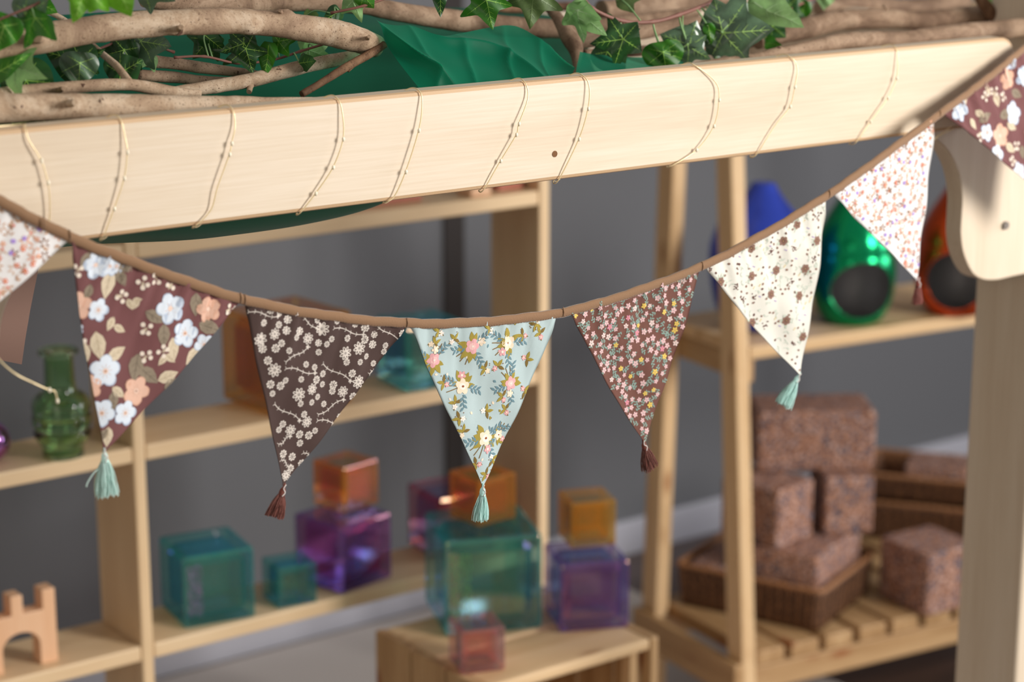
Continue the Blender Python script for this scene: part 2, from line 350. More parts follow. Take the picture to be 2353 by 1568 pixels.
def fab(name, c): return plain(name, c, .85, spec=.15, sheen=.15, bump=.35, bscale=2600, trans=.12)
PC = {}
def pc(c):
    if c not in PC: PC[c] = plain('print_%d_%d_%d' % c, c, .85, spec=.12, bump=.2, bscale=2600)
    return PC[c]
def clip(poly, tri):
    out = poly
    for i in range(len(tri)):
        a = tri[i]; c = tri[(i + 1) % len(tri)]; inp = out; out = []
        if not inp: return []
        def side(p): return (c[0] - a[0]) * (p[1] - a[1]) - (c[1] - a[1]) * (p[0] - a[0])
        for j in range(len(inp)):
            p0 = inp[j - 1]; p1 = inp[j]; s0 = side(p0); s1 = side(p1)
            if (s0 >= 0) != (s1 >= 0):
                t = s0 / (s0 - s1); out.append((p0[0] + (p1[0] - p0[0]) * t, p0[1] + (p1[1] - p0[1]) * t))
            if s1 >= 0: out.append(p1)
    return out
class Pennant:
    def __init__(s, TL, TR, tip, bgc, edge=(70, 48, 40), yoff=(0, 0, 0), seed=1, fold=.0011):
        s.a = aY(TL[0], TL[1] - 6, tapeY(TL[0]) + yoff[0]); s.b = aY(TR[0], TR[1] - 6, tapeY(TR[0]) + yoff[1]); s.c = aY(*tip, YF + yoff[2])
        s.U = (s.b - s.a); s.w = s.U.length; s.U.normalize(); s.n = s.U.cross(s.c - s.a).normalized()
        if s.n.y > 0: s.n = -s.n
        s.V = s.U.cross(s.n); 
        if s.V.z > 0: s.V = -s.V
        s.tu = (s.c - s.a).dot(s.U); s.h = (s.c - s.a).dot(s.V)
        s.bg = fab('cotton_%d_%d_%d' % bgc, bgc); s.mats = [s.bg, plain('hem_%d' % seed, edge, .9)]; s.mi = {}
        s.polys = []; s.layer = 0; s.R = random.Random(seed); s.fold = fold; s.ph = [s.R.uniform(0, 6) for _ in range(6)]
        A = (0, 0); B = (s.w, 0); Cc = (s.tu, s.h)
        def edge_pts(p, q, bow, n=6):
            dx, dy = q[0] - p[0], q[1] - p[1]; L = math.hypot(dx, dy); nx, ny = dy / L, -dx / L
            return [(p[0] + dx * i / n + nx * bow * math.sin(math.pi * i / n), p[1] + dy * i / n + ny * bow * math.sin(math.pi * i / n)) for i in range(n)]
        s.outline = edge_pts(A, B, .0) + edge_pts(B, Cc, .0025) + edge_pts(Cc, A, .0025)
    def P(s, u, v, off=0):
        f = math.exp(-v / .028); ph = s.ph
        x = (s.fold * f * (math.sin(u * 330 + ph[0]) + .6 * math.sin(u * 560 + ph[1])) + .0022 * math.sin(u * 38 + v * 20 + ph[2]) * min(1, v / .05)
             + .0012 * math.sin(u * 90 - v * 60 + ph[3]) * min(1, v / .04) + .0006 * math.sin(u * 170 + v * 40 + ph[4]))
        e = min(u, s.w - u); 
        return s.a + s.U * u + s.V * v + s.n * (x + off)
    def uv(s, px, py):
        v = ray(px, py); t = (s.a - CP).dot(s.n) / v.dot(s.n); q = CP + v * t - s.a
        return q.dot(s.U), q.dot(s.V)
    def put(s, poly, colr, layer):
        k = s.mi.get(colr)
        if k is None: k = len(s.mats); s.mi[colr] = k; s.mats.append(pc(colr))
        s.polys.append((poly, k, layer))
    def ell(s, c, a, b_, ang, colr, layer=1, n=10, jag=0):
        ca, sa = math.cos(ang), math.sin(ang); pts = []
        for i in range(n):
            t = 2 * math.pi * i / n; k = 1 + jag * (s.R.random() - .5)
            x, y = a * math.cos(t) * k, b_ * math.sin(t) * k; pts.append((c[0] + x * ca - y * sa, c[1] + x * sa + y * ca))
        s.put(pts, colr, layer)
    def leaf(s, c, L, w_, ang, colr, layer=1):
        pts = []
        prof = [(0, 0), (.2, .75), (.45, 1), (.7, .7), (1, 0), (.7, -.7), (.45, -1), (.2, -.75)]
        ca, sa = math.cos(ang), math.sin(ang)
        for x, y in prof: pts.append((c[0] + x * L * ca - y * w_ * sa, c[1] + x * L * sa + y * w_ * ca))
        s.put(pts, colr, layer)
    def line(s, p, q, w_, colr, layer=1):
        dx, dy = q[0] - p[0], q[1] - p[1]; L = math.hypot(dx, dy) or 1e-6; nx, ny = -dy / L * w_ / 2, dx / L * w_ / 2
        s.put([(p[0] + nx, p[1] + ny), (q[0] + nx, q[1] + ny), (q[0] - nx, q[1] - ny), (p[0] - nx, p[1] - ny)], colr, layer)
    def flower(s, c, r, n, colr, cc, layer=1, asp=.8, inner=None, ccr=.28, rot=None):
        a0 = s.R.uniform(0, 6) if rot is None else rot
        for i in range(n):
            a = a0 + 2 * math.pi * i / n; q = (c[0] + math.cos(a) * r * .58, c[1] + math.sin(a) * r * .58)
            s.ell(q, r * .42, r * .42 * asp, a, colr, layer, 9, .12)
            if inner: s.ell((c[0] + math.cos(a) * r * .62, c[1] + math.sin(a) * r * .62), r * .22, r * .11, a, inner, layer + 1, 6)
        if inner is None: s.ell(c, r * .45, r * .45, 0, colr, layer, 8)
        if cc: s.ell(c, r * ccr, r * ccr, 0, cc, layer + 2, 8)
    def inside(s, u, v, mrg=0):
        if v < mrg or v > s.h - mrg: return False
        t = v / s.h; l = s.tu * t; r_ = s.w + (s.tu - s.w) * t; return l - mrg < u < r_ + mrg
    def scatter(s, rmin, tries, mrg=0, taken=None):
        taken = [] if taken is None else taken; out = []
        for _ in range(tries):
            v = s.R.uniform(0, s.h); u = s.R.uniform(0, s.w)
            if not s.inside(u, v, -.002 if mrg == 0 else mrg): continue
            if all((u - a) ** 2 + (v - b_) ** 2 > (rmin + c) ** 2 for a, b_, c in taken): taken.append((u, v, rmin)); out.append((u, v))
        return out
    def build(s, label):
        b = MB(); NR, NC = 60, 44
        def eg(t, side):
            bow = .0025 * math.sin(math.pi * t)
            p, q = ((0, 0), (s.tu, s.h)) if side == 0 else ((s.w, 0), (s.tu, s.h))
            dx, dy = q[0] - p[0], q[1] - p[1]; L = math.hypot(dx, dy); sg = -1 if side == 0 else 1
            return (p[0] + dx * t + sg * abs(dy) / L * bow, p[1] + dy * t)
        rows = []
        for off in (0, -.0007):
            rr = []
            for i in range(NR + 1):
                t = i / NR; t = 1 - (1 - t) ** 1.0; l = eg(t, 0); r_ = eg(t, 1)
                if i == NR: r_ = (l[0] + .0012, l[1]); l = (l[0] - .0012, l[1])
                rr.append(b.add([s.P(l[0] + (r_[0] - l[0]) * j / NC, l[1] + (r_[1] - l[1]) * j / NC, off) for j in range(NC + 1)]))
            rows.append(rr)
        for k in (0, 1):
            for i in range(NR):
                for j in range(NC):
                    q = (rows[k][i] + j, rows[k][i] + j + 1, rows[k][i + 1] + j + 1, rows[k][i + 1] + j); b.face(q if k else q[::-1], 0, True)
        for i in range(NR):
            for j in (0, NC): b.face((rows[0][i] + j, rows[1][i] + j, rows[1][i + 1] + j, rows[0][i + 1] + j), 1)
        b.face([rows[0][NR] + j for j in range(NC + 1)] + [rows[1][NR] + NC - j for j in range(NC + 1)], 1)
        b.face([rows[0][0] + j for j in range(NC + 1)] + [rows[1][0] + NC - j for j in range(NC + 1)], 1)
        ol = s.outline
        ar = sum(ol[i - 1][0] * ol[i][1] - ol[i][0] * ol[i - 1][1] for i in range(len(ol)))
        if ar < 0: ol = ol[::-1]
        cx = sum(p_[0] for p_ in ol) / len(ol); cy = sum(p_[1] for p_ in ol) / len(ol)
        ol = [(cx + (x - cx) * .993, cy + (y - cy) * .993) for x, y in ol]
        for poly, k, layer in s.polys:
            # cut large shapes so that they follow the folds
            xs = [q[0] for q in poly]; ys = [q[1] for q in poly]; cells = [poly]
            mx = .0055
            if max(xs) - min(xs) > mx:
                nc = int((max(xs) - min(xs)) / mx) + 1; cells2 = []
                for i in range(nc):
                    xa = min(xs) + (max(xs) - min(xs)) * i / nc; xb = min(xs) + (max(xs) - min(xs)) * (i + 1) / nc
                    cells2.append(clip(poly, [(xa, -1), (xb, -1), (xb, 1), (xa, 1)]))
                cells = cells2
            if max(ys) - min(ys) > mx:
                nc = int((max(ys) - min(ys)) / mx) + 1; cells2 = []
                for cc_ in cells:
                    for i in range(nc):
                        ya = min(ys) + (max(ys) - min(ys)) * i / nc; yb = min(ys) + (max(ys) - min(ys)) * (i + 1) / nc
                        cells2.append(clip(cc_, [(-1, ya), (1, ya), (1, yb), (-1, yb)]))
                cells = cells2
            for cc_ in cells:
                cc_ = clip(cc_, ol) if cc_ else []
                if len(cc_) >= 3: b.poly([s.P(u, v, .00022 + .00005 * layer) for u, v in cc_], k)
        s.obj = part(b, 'pennant', s.mats, bun, label=label, fix=False)
        return s.obj

WHT = (222, 230, 240); PEA = (228, 186, 164); BEI = (214, 198, 172); TAU = (148, 134, 116); MAU = (128, 84, 84)

def do_mauve(pn, whites, peaches, leaves, berries, k):
    u = lambda x, y: pn.uv(x, y)
    for (x, y, L, ang, c) in leaves:
        q = u(x, y); a = math.radians(ang); Lm = L * k
        cl = BEI if c == 0 else TAU; q0 = (q[0] - math.cos(a) * Lm / 2, q[1] - math.sin(a) * Lm / 2)
        pn.leaf(q0, Lm, Lm * .28, a, cl, 1)
        dk = (186, 168, 140) if c == 0 else (118, 106, 92)
        pn.line(q0, (q[0] + math.cos(a) * Lm * .4, q[1] + math.sin(a) * Lm * .4), .0006, dk, 2)
        for sgn in (-1, 1):
            for kk in (.3, .55):
                p0 = (q0[0] + math.cos(a) * Lm * kk, q0[1] + math.sin(a) * Lm * kk); p1 = (p0[0] + math.cos(a + sgn * .7) * Lm * .22, p0[1] + math.sin(a + sgn * .7) * Lm * .22); pn.line(p0, p1, .0004, dk, 2)
    for (x, y) in berries:
        q = u(x, y)
        for i in range(4):
            a = i * 1.7 + x; pn.line(q, (q[0] + math.cos(a) * .004, q[1] + math.sin(a) * .004), .0004, BEI, 2)
            pn.ell((q[0] + math.cos(a) * .0042, q[1] + math.sin(a) * .0042), .0021, .0021, 0, (236, 222, 206), 3, 8)
        pn.leaf(q, .006, .0013, x * .1, BEI, 2)
    for lst, cl, dk in ((whites, WHT, (186, 198, 216)), (peaches, PEA, (220, 172, 148))):
        for (x, y, r) in lst:
            q = u(x, y); r = r * k; a0 = (x * .37) % 6
            for i in range(5):
                a = a0 + i * 2 * math.pi / 5; c_ = (q[0] + math.cos(a) * r * .56, q[1] + math.sin(a) * r * .56)
                pn.ell(c_, r * .44, r * .42, a, dk, 4, 12, .1); pn.ell((c_[0] * .9 + q[0] * .1 - .0003, c_[1] * .9 + q[1] * .1 - .0003), r * .41, r * .39, a, cl, 5, 12, .12)
            for i in range(9):
                a = a0 + i * .7; pn.line((q[0] + math.cos(a) * r * .12, q[1] + math.sin(a) * r * .12), (q[0] + math.cos(a) * r * .42, q[1] + math.sin(a) * r * .42), .0004, (206, 170, 150), 6)
            pn.ell(q, r * .17, r * .17, 0, (236, 206, 188), 7, 8); pn.ell(q, r * .08, r * .08, 0, (170, 120, 96), 8, 6)
K1 = 1 / 2450.
pens = []
# left partial pennant (orange and lilac flowers on white)
def do_white(pn, dens=1.0):
    tk = []
    TAN = (196, 152, 118); ORG = (228, 112, 78); LIL = (172, 144, 216); BRN = (140, 96, 72)
    for (u, v) in pn.scatter(.0042, 900, taken=[]):
        a = pn.R.uniform(0, 6)
        c = pn.R.choice([TAN, TAN, BRN, (214, 182, 158), (226, 170, 140)])
        for i in range(pn.R.choice([3, 4, 5, 6])):
            aa = a + i * 1.1; pn.leaf((u + math.cos(aa) * .0012, v + math.sin(aa) * .0012), .0042, .00085, aa, c, 1 + i % 2)
        if pn.R.random() < .5: pn.ell((u, v), .0011, .0011, 0, ORG, 4, 7)
    for (u, v) in pn.scatter(.0036, 900, taken=[]):
        r_ = pn.R.random()
        if r_ < .16: pn.ell((u, v), .0022, .0019, pn.R.uniform(0, 3), LIL, 5, 8, .2)
        elif r_ < .5: pn.flower((u, v), .0026, 5, pn.R.choice([ORG, (236, 168, 140), (216, 110, 86)]), (240, 214, 180), 5, .6)
        else:
            a = pn.R.uniform(0, 6); pn.leaf((u, v), .005, .0009, a, TAN, 4); pn.leaf((u, v), .004, .0009, a + 1.2, BRN if r_ > .8 else TAN, 4)
pn = Pennant((-235, 350), (158, 557), (-95, 765), (246, 243, 242), seed=3, yoff=(0, 0, 0)); do_white(pn); pens.append(pn)
pn.build('white pennant with tan, orange and lilac flowers, cut by the left edge')
pn = Pennant((163, 560), (552, 700), (238, 1040), MAU, seed=4, fold=.0014)
do_mauve(pn, [(222, 610, 30), (252, 612, 22), (227, 713, 25), (390, 709, 33), (424, 766, 31), (239, 852, 35), (230, 948, 30), (285, 948, 28), (468, 792, 24), (179, 759, 14), (268, 612, 18)],
         [(180, 704, 30), (478, 711, 28), (311, 898, 32), (206, 888, 26)],
         [(249, 655, 62, 80, 0), (225, 795, 60, 60, 0), (266, 812, 48, -50, 0), (196, 812, 44, 60, 0), (285, 612, 45, 10, 1), (280, 640, 40, 40, 1), (203, 672, 34, 90, 1), (355, 728, 48, 10, 1), (372, 770, 50, 70, 1), (395, 800, 50, 60, 0), (440, 818, 46, 110, 0), (450, 700, 50, 70, 1), (480, 752, 55, 0, 1), (310, 845, 60, 80, 1), (340, 862, 56, 20, 1), (383, 864, 48, -40, 0), (392, 880, 40, -50, 1),
          (244, 1003, 44, 70, 0), (232, 1000, 34, 110, 1), (256, 920, 40, 70, 1), (268, 900, 36, 20, 0), (300, 700, 26, 45, 0), (312, 700, 24, 100, 0), (255, 745, 32, 100, 0), (275, 756, 30, 10, 0), (370, 826, 30, 110, 0), (388, 822, 30, 20, 0), (315, 690, 22, -30, 0), (262, 612, 40, 60, 1), (195, 600, 40, 100, 1), (250, 850, 40, 30, 1)],
         [(335, 755), (328, 650), (282, 683), (333, 818), (370, 806), (178, 622), (186, 790), (395, 652), (530, 712), (360, 640)], K1); pens.append(pn)
pn.build('mauve pennant with large white and peach blossoms')
# dark brown pennant with white daisies
pn = Pennant((566, 707), (934, 756), (655, 1118), (84, 66, 62), seed=5); OFF = (226, 216, 206); DK = (84, 66, 62)
dq = lambda x, y: pn.uv(138 + x / 2.275, 529 + y / 2.275)
for (x, y) in [(1048, 573), (1120, 543), (1370, 517), (1295, 567), (1562, 617), (1490, 643), (1115, 730), (1313, 830), (1240, 857), (1483, 847), (1562, 795), (1290, 1003), (1205, 1047), (1190, 1287)]:
    q = dq(x, y); r_ = .0066 if (x in (1370, 1490, 1115, 1240, 1562, 1048)) else .0056; a0 = pn.R.uniform(0, 1)
    for i in range(8):
        a = a0 + i * math.pi / 4; pn.ell((q[0] + math.cos(a) * r_ * .60, q[1] + math.sin(a) * r_ * .60), r_ * .37, r_ * .225, a, OFF, 2, 10); pn.ell((q[0] + math.cos(a) * r_ * .62, q[1] + math.sin(a) * r_ * .62), r_ * .22, r_ * .085, a, DK, 3, 8)
    pn.ell(q, r_ * .27, r_ * .27, 0, OFF, 4, 10); pn.ell(q, r_ * .17, r_ * .17, 0, DK, 5, 8); pn.ell(q, r_ * .08, r_ * .08, 0, OFF, 6, 6)
for (x, y) in [(1345, 470), (1143, 495), (1181, 524), (1250, 528), (1232, 560), (1415, 568), (1390, 595), (1545, 492), (1592, 510), (1645, 548), (1500, 565), (1592, 572), (1638, 600), (1705, 605), (1698, 637), (1123, 617), (1153, 590), (1060, 622), (1188, 627), (1350, 638), (1605, 662), (1568, 690), (1497, 690), (1280, 700), (1327, 716), (1375, 752), (1338, 782), (1527, 750), (1252, 777), (1085, 682), (1095, 805), (1145, 812), (1170, 783), (1375, 808), (1435, 812), (1430, 845), (1105, 853), (1348, 873), (1313, 900), (1250, 905), (1385, 912), (1272, 962), (1472, 980), (1537, 873), (1583, 870), (1550, 920), (1645, 700), (1165, 1015), (1145, 1045), (1255, 1070), (1303, 1075), (1335, 1050), (1260, 1117), (1170, 1172), (1222, 1190), (1273, 1225), (1217, 1250), (1255, 1275), (1425, 1050), (1385, 1110), (1065, 485), (1190, 468), (1100, 420), (1148, 432), (1785, 540), (1745, 630), (1445, 475), (1350, 590)]:
    q = dq(x, y); r_ = pn.R.choice([.0032, .0036, .0042])
    for i in range(8): pn.ell((q[0] + math.cos(i * .785) * r_ * .66, q[1] + math.sin(i * .785) * r_ * .66), r_ * .30, r_ * .26, i * .785, OFF, 2, 7)
    for i in range(6): a = i * 1.047 + .4; pn.line((q[0] + math.cos(a) * r_ * .28, q[1] + math.sin(a) * r_ * .28), (q[0] + math.cos(a + .5) * r_ * .62, q[1] + math.sin(a + .5) * r_ * .62), r_ * .16, DK, 4)
    pn.ell(q, r_ * .5, r_ * .5, 0, OFF, 3, 8); pn.ell(q, r_ * .2, r_ * .2, 0, DK, 4, 6)
for (x0_, y0_, x1_, y1_) in [(990, 430, 1140, 450), (1235, 440, 1345, 512), (1430, 512, 1585, 545), (1650, 490, 1770, 580), (1170, 685, 1295, 610), (1170, 720, 1330, 745), (1375, 700, 1520, 790), (1625, 755, 1695, 715), (1355, 965, 1490, 890), (1120, 910, 1250, 995), (1350, 998, 1490, 1015), (1145, 1120, 1205, 1080), (1280, 1170, 1335, 1200), (1160, 1205, 1215, 1240)]:
    a_, b_ = dq(x0_, y0_), dq(x1_, y1_); dx, dy = b_[0] - a_[0], b_[1] - a_[1]; L = math.hypot(dx, dy); nx, ny = -dy / L, dx / L; sg = pn.R.choice([-1, 1])
    pts = [(a_[0] + dx * i / 10 + nx * sg * .0014 * math.sin(i * .63), a_[1] + dy * i / 10 + ny * sg * .0014 * math.sin(i * .63)) for i in range(11)]
    for i in range(10): pn.line(pts[i], pts[i + 1], .0007, OFF, 2)
    for i in (0, 2, 4, 6, 8, 10):
        for s2 in (1, -1): pn.line(pts[i], (pts[i][0] + nx * s2 * .0019 - dx / L * .0012, pts[i][1] + ny * s2 * .0019 - dy / L * .0012), .00045, OFF, 2)
    for i in range(4): a = i * 1.5; pn.leaf((b_[0], b_[1]), .0026, .0006, a, OFF, 2)
pens.append(pn); pn.build('dark brown pennant with small white line-drawn daisies')
# pale blue pennant with bouquets
pn = Pennant((944, 757), (1282, 733), (1110, 1120), (192, 210, 211), seed=6)
OLV = (164, 146, 70); SLT = (112, 142, 152); CRM = (242, 222, 196); PNK = (228, 170, 172); TWG = (128, 102, 62)
def bouquet(pn, q, main, k=1.0, rot=0):
    Rr = pn.R
    for i in range(3):
        a = rot + 1.9 + i * .35; pn.line(q, (q[0] + math.cos(a) * .014 * k, q[1] + math.sin(a) * .014 * k), .0009, TWG, 1)
    for i in range(7):
        a = rot + Rr.uniform(0, 6.28); L = .008 * k * Rr.uniform(.8, 1.3); q0 = (q[0] + math.cos(a) * .003 * k, q[1] + math.sin(a) * .003 * k); pn.leaf(q0, L, L * .25, a, OLV, 2)
    for j in range(3):                       # slate fern sprays
        a = rot + [2.8, -.7, .8][j] + Rr.uniform(-.3, .3); q0 = (q[0] + math.cos(a) * .006 * k, q[1] + math.sin(a) * .006 * k); pn.line(q0, (q0[0] + math.cos(a) * .010 * k, q0[1] + math.sin(a) * .010 * k), .0005, SLT, 2)
        for i in range(6):
            p0 = (q0[0] + math.cos(a) * .0018 * k * i, q0[1] + math.sin(a) * .0018 * k * i); sg = 1 if i % 2 else -1; pn.leaf(p0, .0046 * k, .0009 * k, a + sg * .8, SLT, 3)
    for i in range(5):
        a = i * 1.26 + rot; pn.ell((q[0] + math.cos(a) * .0028 * k, q[1] + math.sin(a) * .0028 * k), .0032 * k, .0025 * k, a, main, 4, 8, .2)
    pn.ell(q, .003 * k, .0027 * k, 0, (248, 236, 222) if main == CRM else (240, 196, 190), 5, 8, .2); pn.ell((q[0] + .0005, q[1]), .0011 * k, .0009 * k, 0, (150, 90, 60) if main == CRM else (244, 224, 212), 6, 6)
    if Rr.random() < .9:
        a = rot + Rr.uniform(0, 6); q2 = (q[0] + math.cos(a) * .008 * k, q[1] + math.sin(a) * .008 * k); pn.flower(q2, .0034 * k, 5, PNK if main == CRM else CRM, (250, 235, 220), 4)
for (x, y, c, k, ro) in [(1085, 796, PNK, 1, 0), (1166, 788, CRM, 1, .6), (997, 828, PNK, .95, 3), (1062, 888, CRM, 1, 1), (1169, 880, PNK, .95, 2), (1112, 1006, CRM, 1.1, 0), (1146, 1000, CRM, .7, 3)]: bouquet(pn, pn.uv(x, y), c, k * 1.3, ro)
for (x, y) in [(1009, 761), (1112, 846), (1211, 826), (1051, 960), (1116, 945), (1131, 1058), (1045, 925), (1230, 745), (1240, 765), (1060, 990), (1020, 880), (1205, 900), (1160, 940), (1090, 1065), (1045, 780), (1125, 755), (1200, 770), (1150, 910), (1115, 1090), (1140, 840), (1000, 790)]:
    q = pn.uv(x, y); r0 = pn.R.uniform(0, 6)
    for i in range(4): pn.leaf(q, .0080, .0017, r0 + i * 1.4, OLV if i % 3 else (130, 108, 60), 2)
    pn.flower((q[0] + math.cos(r0) * .004, q[1] + math.sin(r0) * .004), .003, 5, pn.R.choice([PNK, CRM, (246, 238, 230)]), CRM, 3)
    for i in range(3): pn.ell((q[0] + pn.R.uniform(-.007, .007), q[1] + pn.R.uniform(-.007, .007)), .0006, .0006, 0, (140, 96, 66), 3, 5)
for (u, v) in pn.scatter(.0045, 300, taken=[]):
    if pn.R.random() < .5: pn.leaf((u, v), .004, .0012, pn.R.uniform(0, 6), pn.R.choice([SLT, CRM, (232, 222, 206), OLV]), 1)
pens.append(pn); pn.build('pale blue pennant with cream and pink rose bouquets')
# reddish brown pennant with dense small pink flowers
pn = Pennant((1306, 718), (1609, 628), (1478, 1018), (124, 84, 74), seed=8)
TEA = (142, 164, 154)
tk = []
for (u, v) in pn.scatter(.0030, 2200, taken=[]):
    a = pn.R.uniform(0, 6); pn.line((u, v), (u + math.cos(a) * .006, v + math.sin(a) * .006), .0005, TEA, 1)
    for i in range(4): pn.leaf((u + math.cos(a) * .0015 * i, v + math.sin(a) * .0015 * i), .0034, .0008, a + (.9 if i % 2 else -.9), TEA, 1 + i % 2)
for (u, v) in pn.scatter(.0033, 1500, taken=tk):
    r_ = pn.R.random(); c = (226, 186, 186) if r_ < .68 else ((232, 206, 200) if r_ < .78 else ((226, 196, 104) if r_ < .92 else (212, 140, 156)))
    if pn.R.random() < .12: continue
    pn.flower((u, v), pn.R.uniform(.0025, .0036), 5, c, (150, 158, 150) if r_ < .78 else (190, 140, 90), 4, .75, ccr=.2)
pens.append(pn); pn.build('reddish brown pennant covered in tiny pink and yellow flowers')
# cream pennant with brown flowers
pn = Pennant((1619, 619), (1901, 461), (1836, 862), (240, 237, 226), seed=9)
BR = (146, 114, 100); DB = (110, 76, 70); GR = (196, 206, 188)
tk = []; cq = lambda x, y: pn.uv(1600 + x / 2.178, 80 + y / 2.178)
for (x, y) in [(278, 1070), (435, 1033), (410, 1182), (540, 1170), (278, 1208), (120, 1237), (377, 1300), (515, 1307), (447, 1430), (290, 1445), (525, 1510), (505, 950), (600, 1030)]:
    q = cq(x, y); tk.append((q[0], q[1], .004))
    for i in range(7): pn.leaf(q, .0095, .0009, pn.R.uniform(0, 6), GR, 1)
    pn.flower(q, .0052, 6, BR, None, 3, .95, ccr=.2); pn.flower(q, .0027, 6, (122, 90, 80), (214, 184, 120), 5, .6, ccr=.2)
for (x, y) in [(205, 1155), (380, 1085), (490, 1065), (197, 1262), (290, 1318), (352, 1452), (605, 905), (475, 1240), (480, 1545), (65, 1170), (580, 1120), (240, 1330)]:
    q = cq(x, y); tk.append((q[0], q[1], .003))
    for i in range(11): pn.ell((q[0] + pn.R.gauss(0, .0017), q[1] + pn.R.gauss(0, .0019)), .0008, .0008, 0, DB, 4, 6)
for (u, v) in pn.scatter(.0020, 1100, taken=tk):
    r_ = pn.R.random()
    if r_ < .34: pn.ell((u, v), .0015, .0012, pn.R.uniform(0, 3), BR if r_ > .1 else DB, 3, 7, .3)
    elif r_ < .62:
        for i in range(3): pn.leaf((u, v), .0045, .0006, pn.R.uniform(0, 6), (208, 216, 202), 2)
    elif r_ < .70: pn.ell((u, v), .0007, .0007, 0, (232, 208, 130), 3, 6); pn.ell((u + .0016, v - .001), .0007, .0007, 0, (232, 208, 130), 3, 6)
    elif r_ < .78: pn.ell((u, v), .0007, .0007, 0, (168, 144, 206), 3, 6); pn.ell((u + .0014, v + .0012), .0007, .0007, 0, (168, 144, 206), 3, 6)
pens.append(pn); pn.build('cream pennant with scattered brown flowers')
pn = Pennant((1911, 448), (2150, 270), (2110, 645), (246, 243, 242), seed=10, yoff=(0, 0, .015)); do_white(pn); pens.append(pn)
pn.build('white pennant with tan, orange and lilac flowers, beside the right post')
pn = Pennant((2171, 268), (2425, 62), (2445, 478), MAU, seed=11, yoff=(0, 0, -.005), fold=.002)
do_mauve(pn, [(2319, 142, 22), (2204, 254, 28), (2330, 260, 30), (2266, 305, 22), (2291, 355, 26), (2350, 175, 26), (2380, 240, 26), (2345, 395, 25), (2400, 330, 28)],
         [(2316, 181, 27), (2300, 312, 30), (2390, 180, 26), (2370, 300, 24)],
         [(2262, 175, 44, 60, 0), (2270, 205, 40, 80, 0), (2290, 230, 36, 100, 0), (2235, 285, 34, 80, 0), (2250, 262, 30, 60, 0), (2340, 215, 40, 50, 1), (2262, 270, 44, 0, 1), (2310, 262, 46, 10, 1), (2325, 340, 40, 60, 0), (2355, 350, 36, 100, 1), (2216, 226, 34, 120, 0), (2325, 290, 40, 50, 0), (2370, 210, 40, 20, 1), (2375, 370, 40, 70, 0)],
         [(2262, 222), (2250, 315), (2340, 335), (2305, 222), (2330, 370), (2285, 210)], K1 * 1.15); pens.append(pn)
pn.build('mauve pennant with large blossoms, cut by the right edge')

# tassels hang at the pennant tips
def tassel(pn, tip, end, spread, colr, dk, seed, label, Lk=1.0, stray=False):
    Rr = random.Random(seed); Y = (pn.c.y) - .001
    a = aY(tip[0], tip[1], Y); e = aY(end[0], end[1], Y); ax = e - a; L = ax.length; ax.normalize(); sp = spread / 2450.
    sd = ax.cross(Vector((0, -1, 0))).normalized(); fw = sd.cross(ax); mt = plain('tassel_%d' % seed, colr, .7, sheen=.5, trans=.5); mk = plain('tassel_tie_%d' % seed, dk, .7)
    b = MB()
    b.tube([a - ax * .003, a + ax * .001, a + ax * .003, a + ax * .006, a + ax * .0085, a + ax * .0095], [.0008, .0012, .0026, .0030, .0026, .0022], 12, 0)
    for k in range(4):
        pts = [a + ax * (.0078 + .0004 * k) + sd * math.cos(t) * .0029 + fw * math.sin(t) * .0029 for t in [i * math.pi / 6 for i in range(13)]]; b.tube(pts, .00035, 4, 1, False)
    for i in range(150):
        th = Rr.uniform(0, 6.28); rr = math.sqrt(Rr.random()); c0, s0 = math.cos(th) * rr, math.sin(th) * rr; l = L * Rr.uniform(.93, 1.04) ; bl = Rr.uniform(-.0012, .0012)
        pts = []
        for k in range(7):
            t = k / 6; rad = (.0026 + (sp * .5 - .0026) * (1 - (1 - t) ** 2.0)); pts.append(a + ax * (.0075 + (l - .0075) * t) + sd * (c0 * rad + bl * t * t + .0006 * math.sin(t * 5 + i)) + fw * (s0 * rad * .7))
        b.tube(pts, .00030, 4, 0, False)
    b.tube(crom([a - ax * .002 + fw * .002, a + ax * .002 + fw * .0026 + sd * .0015, a + ax * .005 + fw * .003 - sd * .001, a + ax * .009 + fw * .0032 + sd * .001], 4), .0005, 5, 2)
    if stray:
        b.tube(crom([a + ax * .012, a + ax * .016 + sd * .009, a + ax * .024 + sd * .016, a + ax * .028 + sd * .0175], 4), .0006, 4, 0)
    o = b.build('tassel', [mt, mk, plain('thread_%d' % seed, (226, 216, 210), .7)]); bpy.context.view_layer.update(); o['label'] = label
    o.parent = pn.obj; o.matrix_parent_inverse = (pn.obj.matrix_parent_inverse.inverted() @ Matrix()) if False else pn.obj.matrix_world.inverted()
bpy.context.view_layer.update()
MINT = (232, 252, 247); MK = (190, 232, 222); RB = (156, 92, 78); RK = (104, 52, 44)
tassel(pens[1], (240, 1037), (244, 1139), 54, MINT, MK, 21, 'pale mint tassel', stray=True)
tassel(pens[2], (653, 1118), (630, 1188), 46, RB, RK, 22, 'reddish brown tassel')
tassel(pens[3], (1110, 1118), (1104, 1196), 42, (226, 252, 248), MK, 23, 'pale mint tassel')
tassel(pens[4], (1478, 1016), (1494, 1077), 46, (152, 90, 76), RK, 24, 'reddish brown tassel')
tassel(pens[5], (1836, 862), (1800, 932), 52, (224, 250, 245), MK, 25, 'pale mint tassel')
tassel(pens[6], (2110, 642), (2107, 698), 30, (180, 108, 96), RK, 26, 'reddish brown tassel')

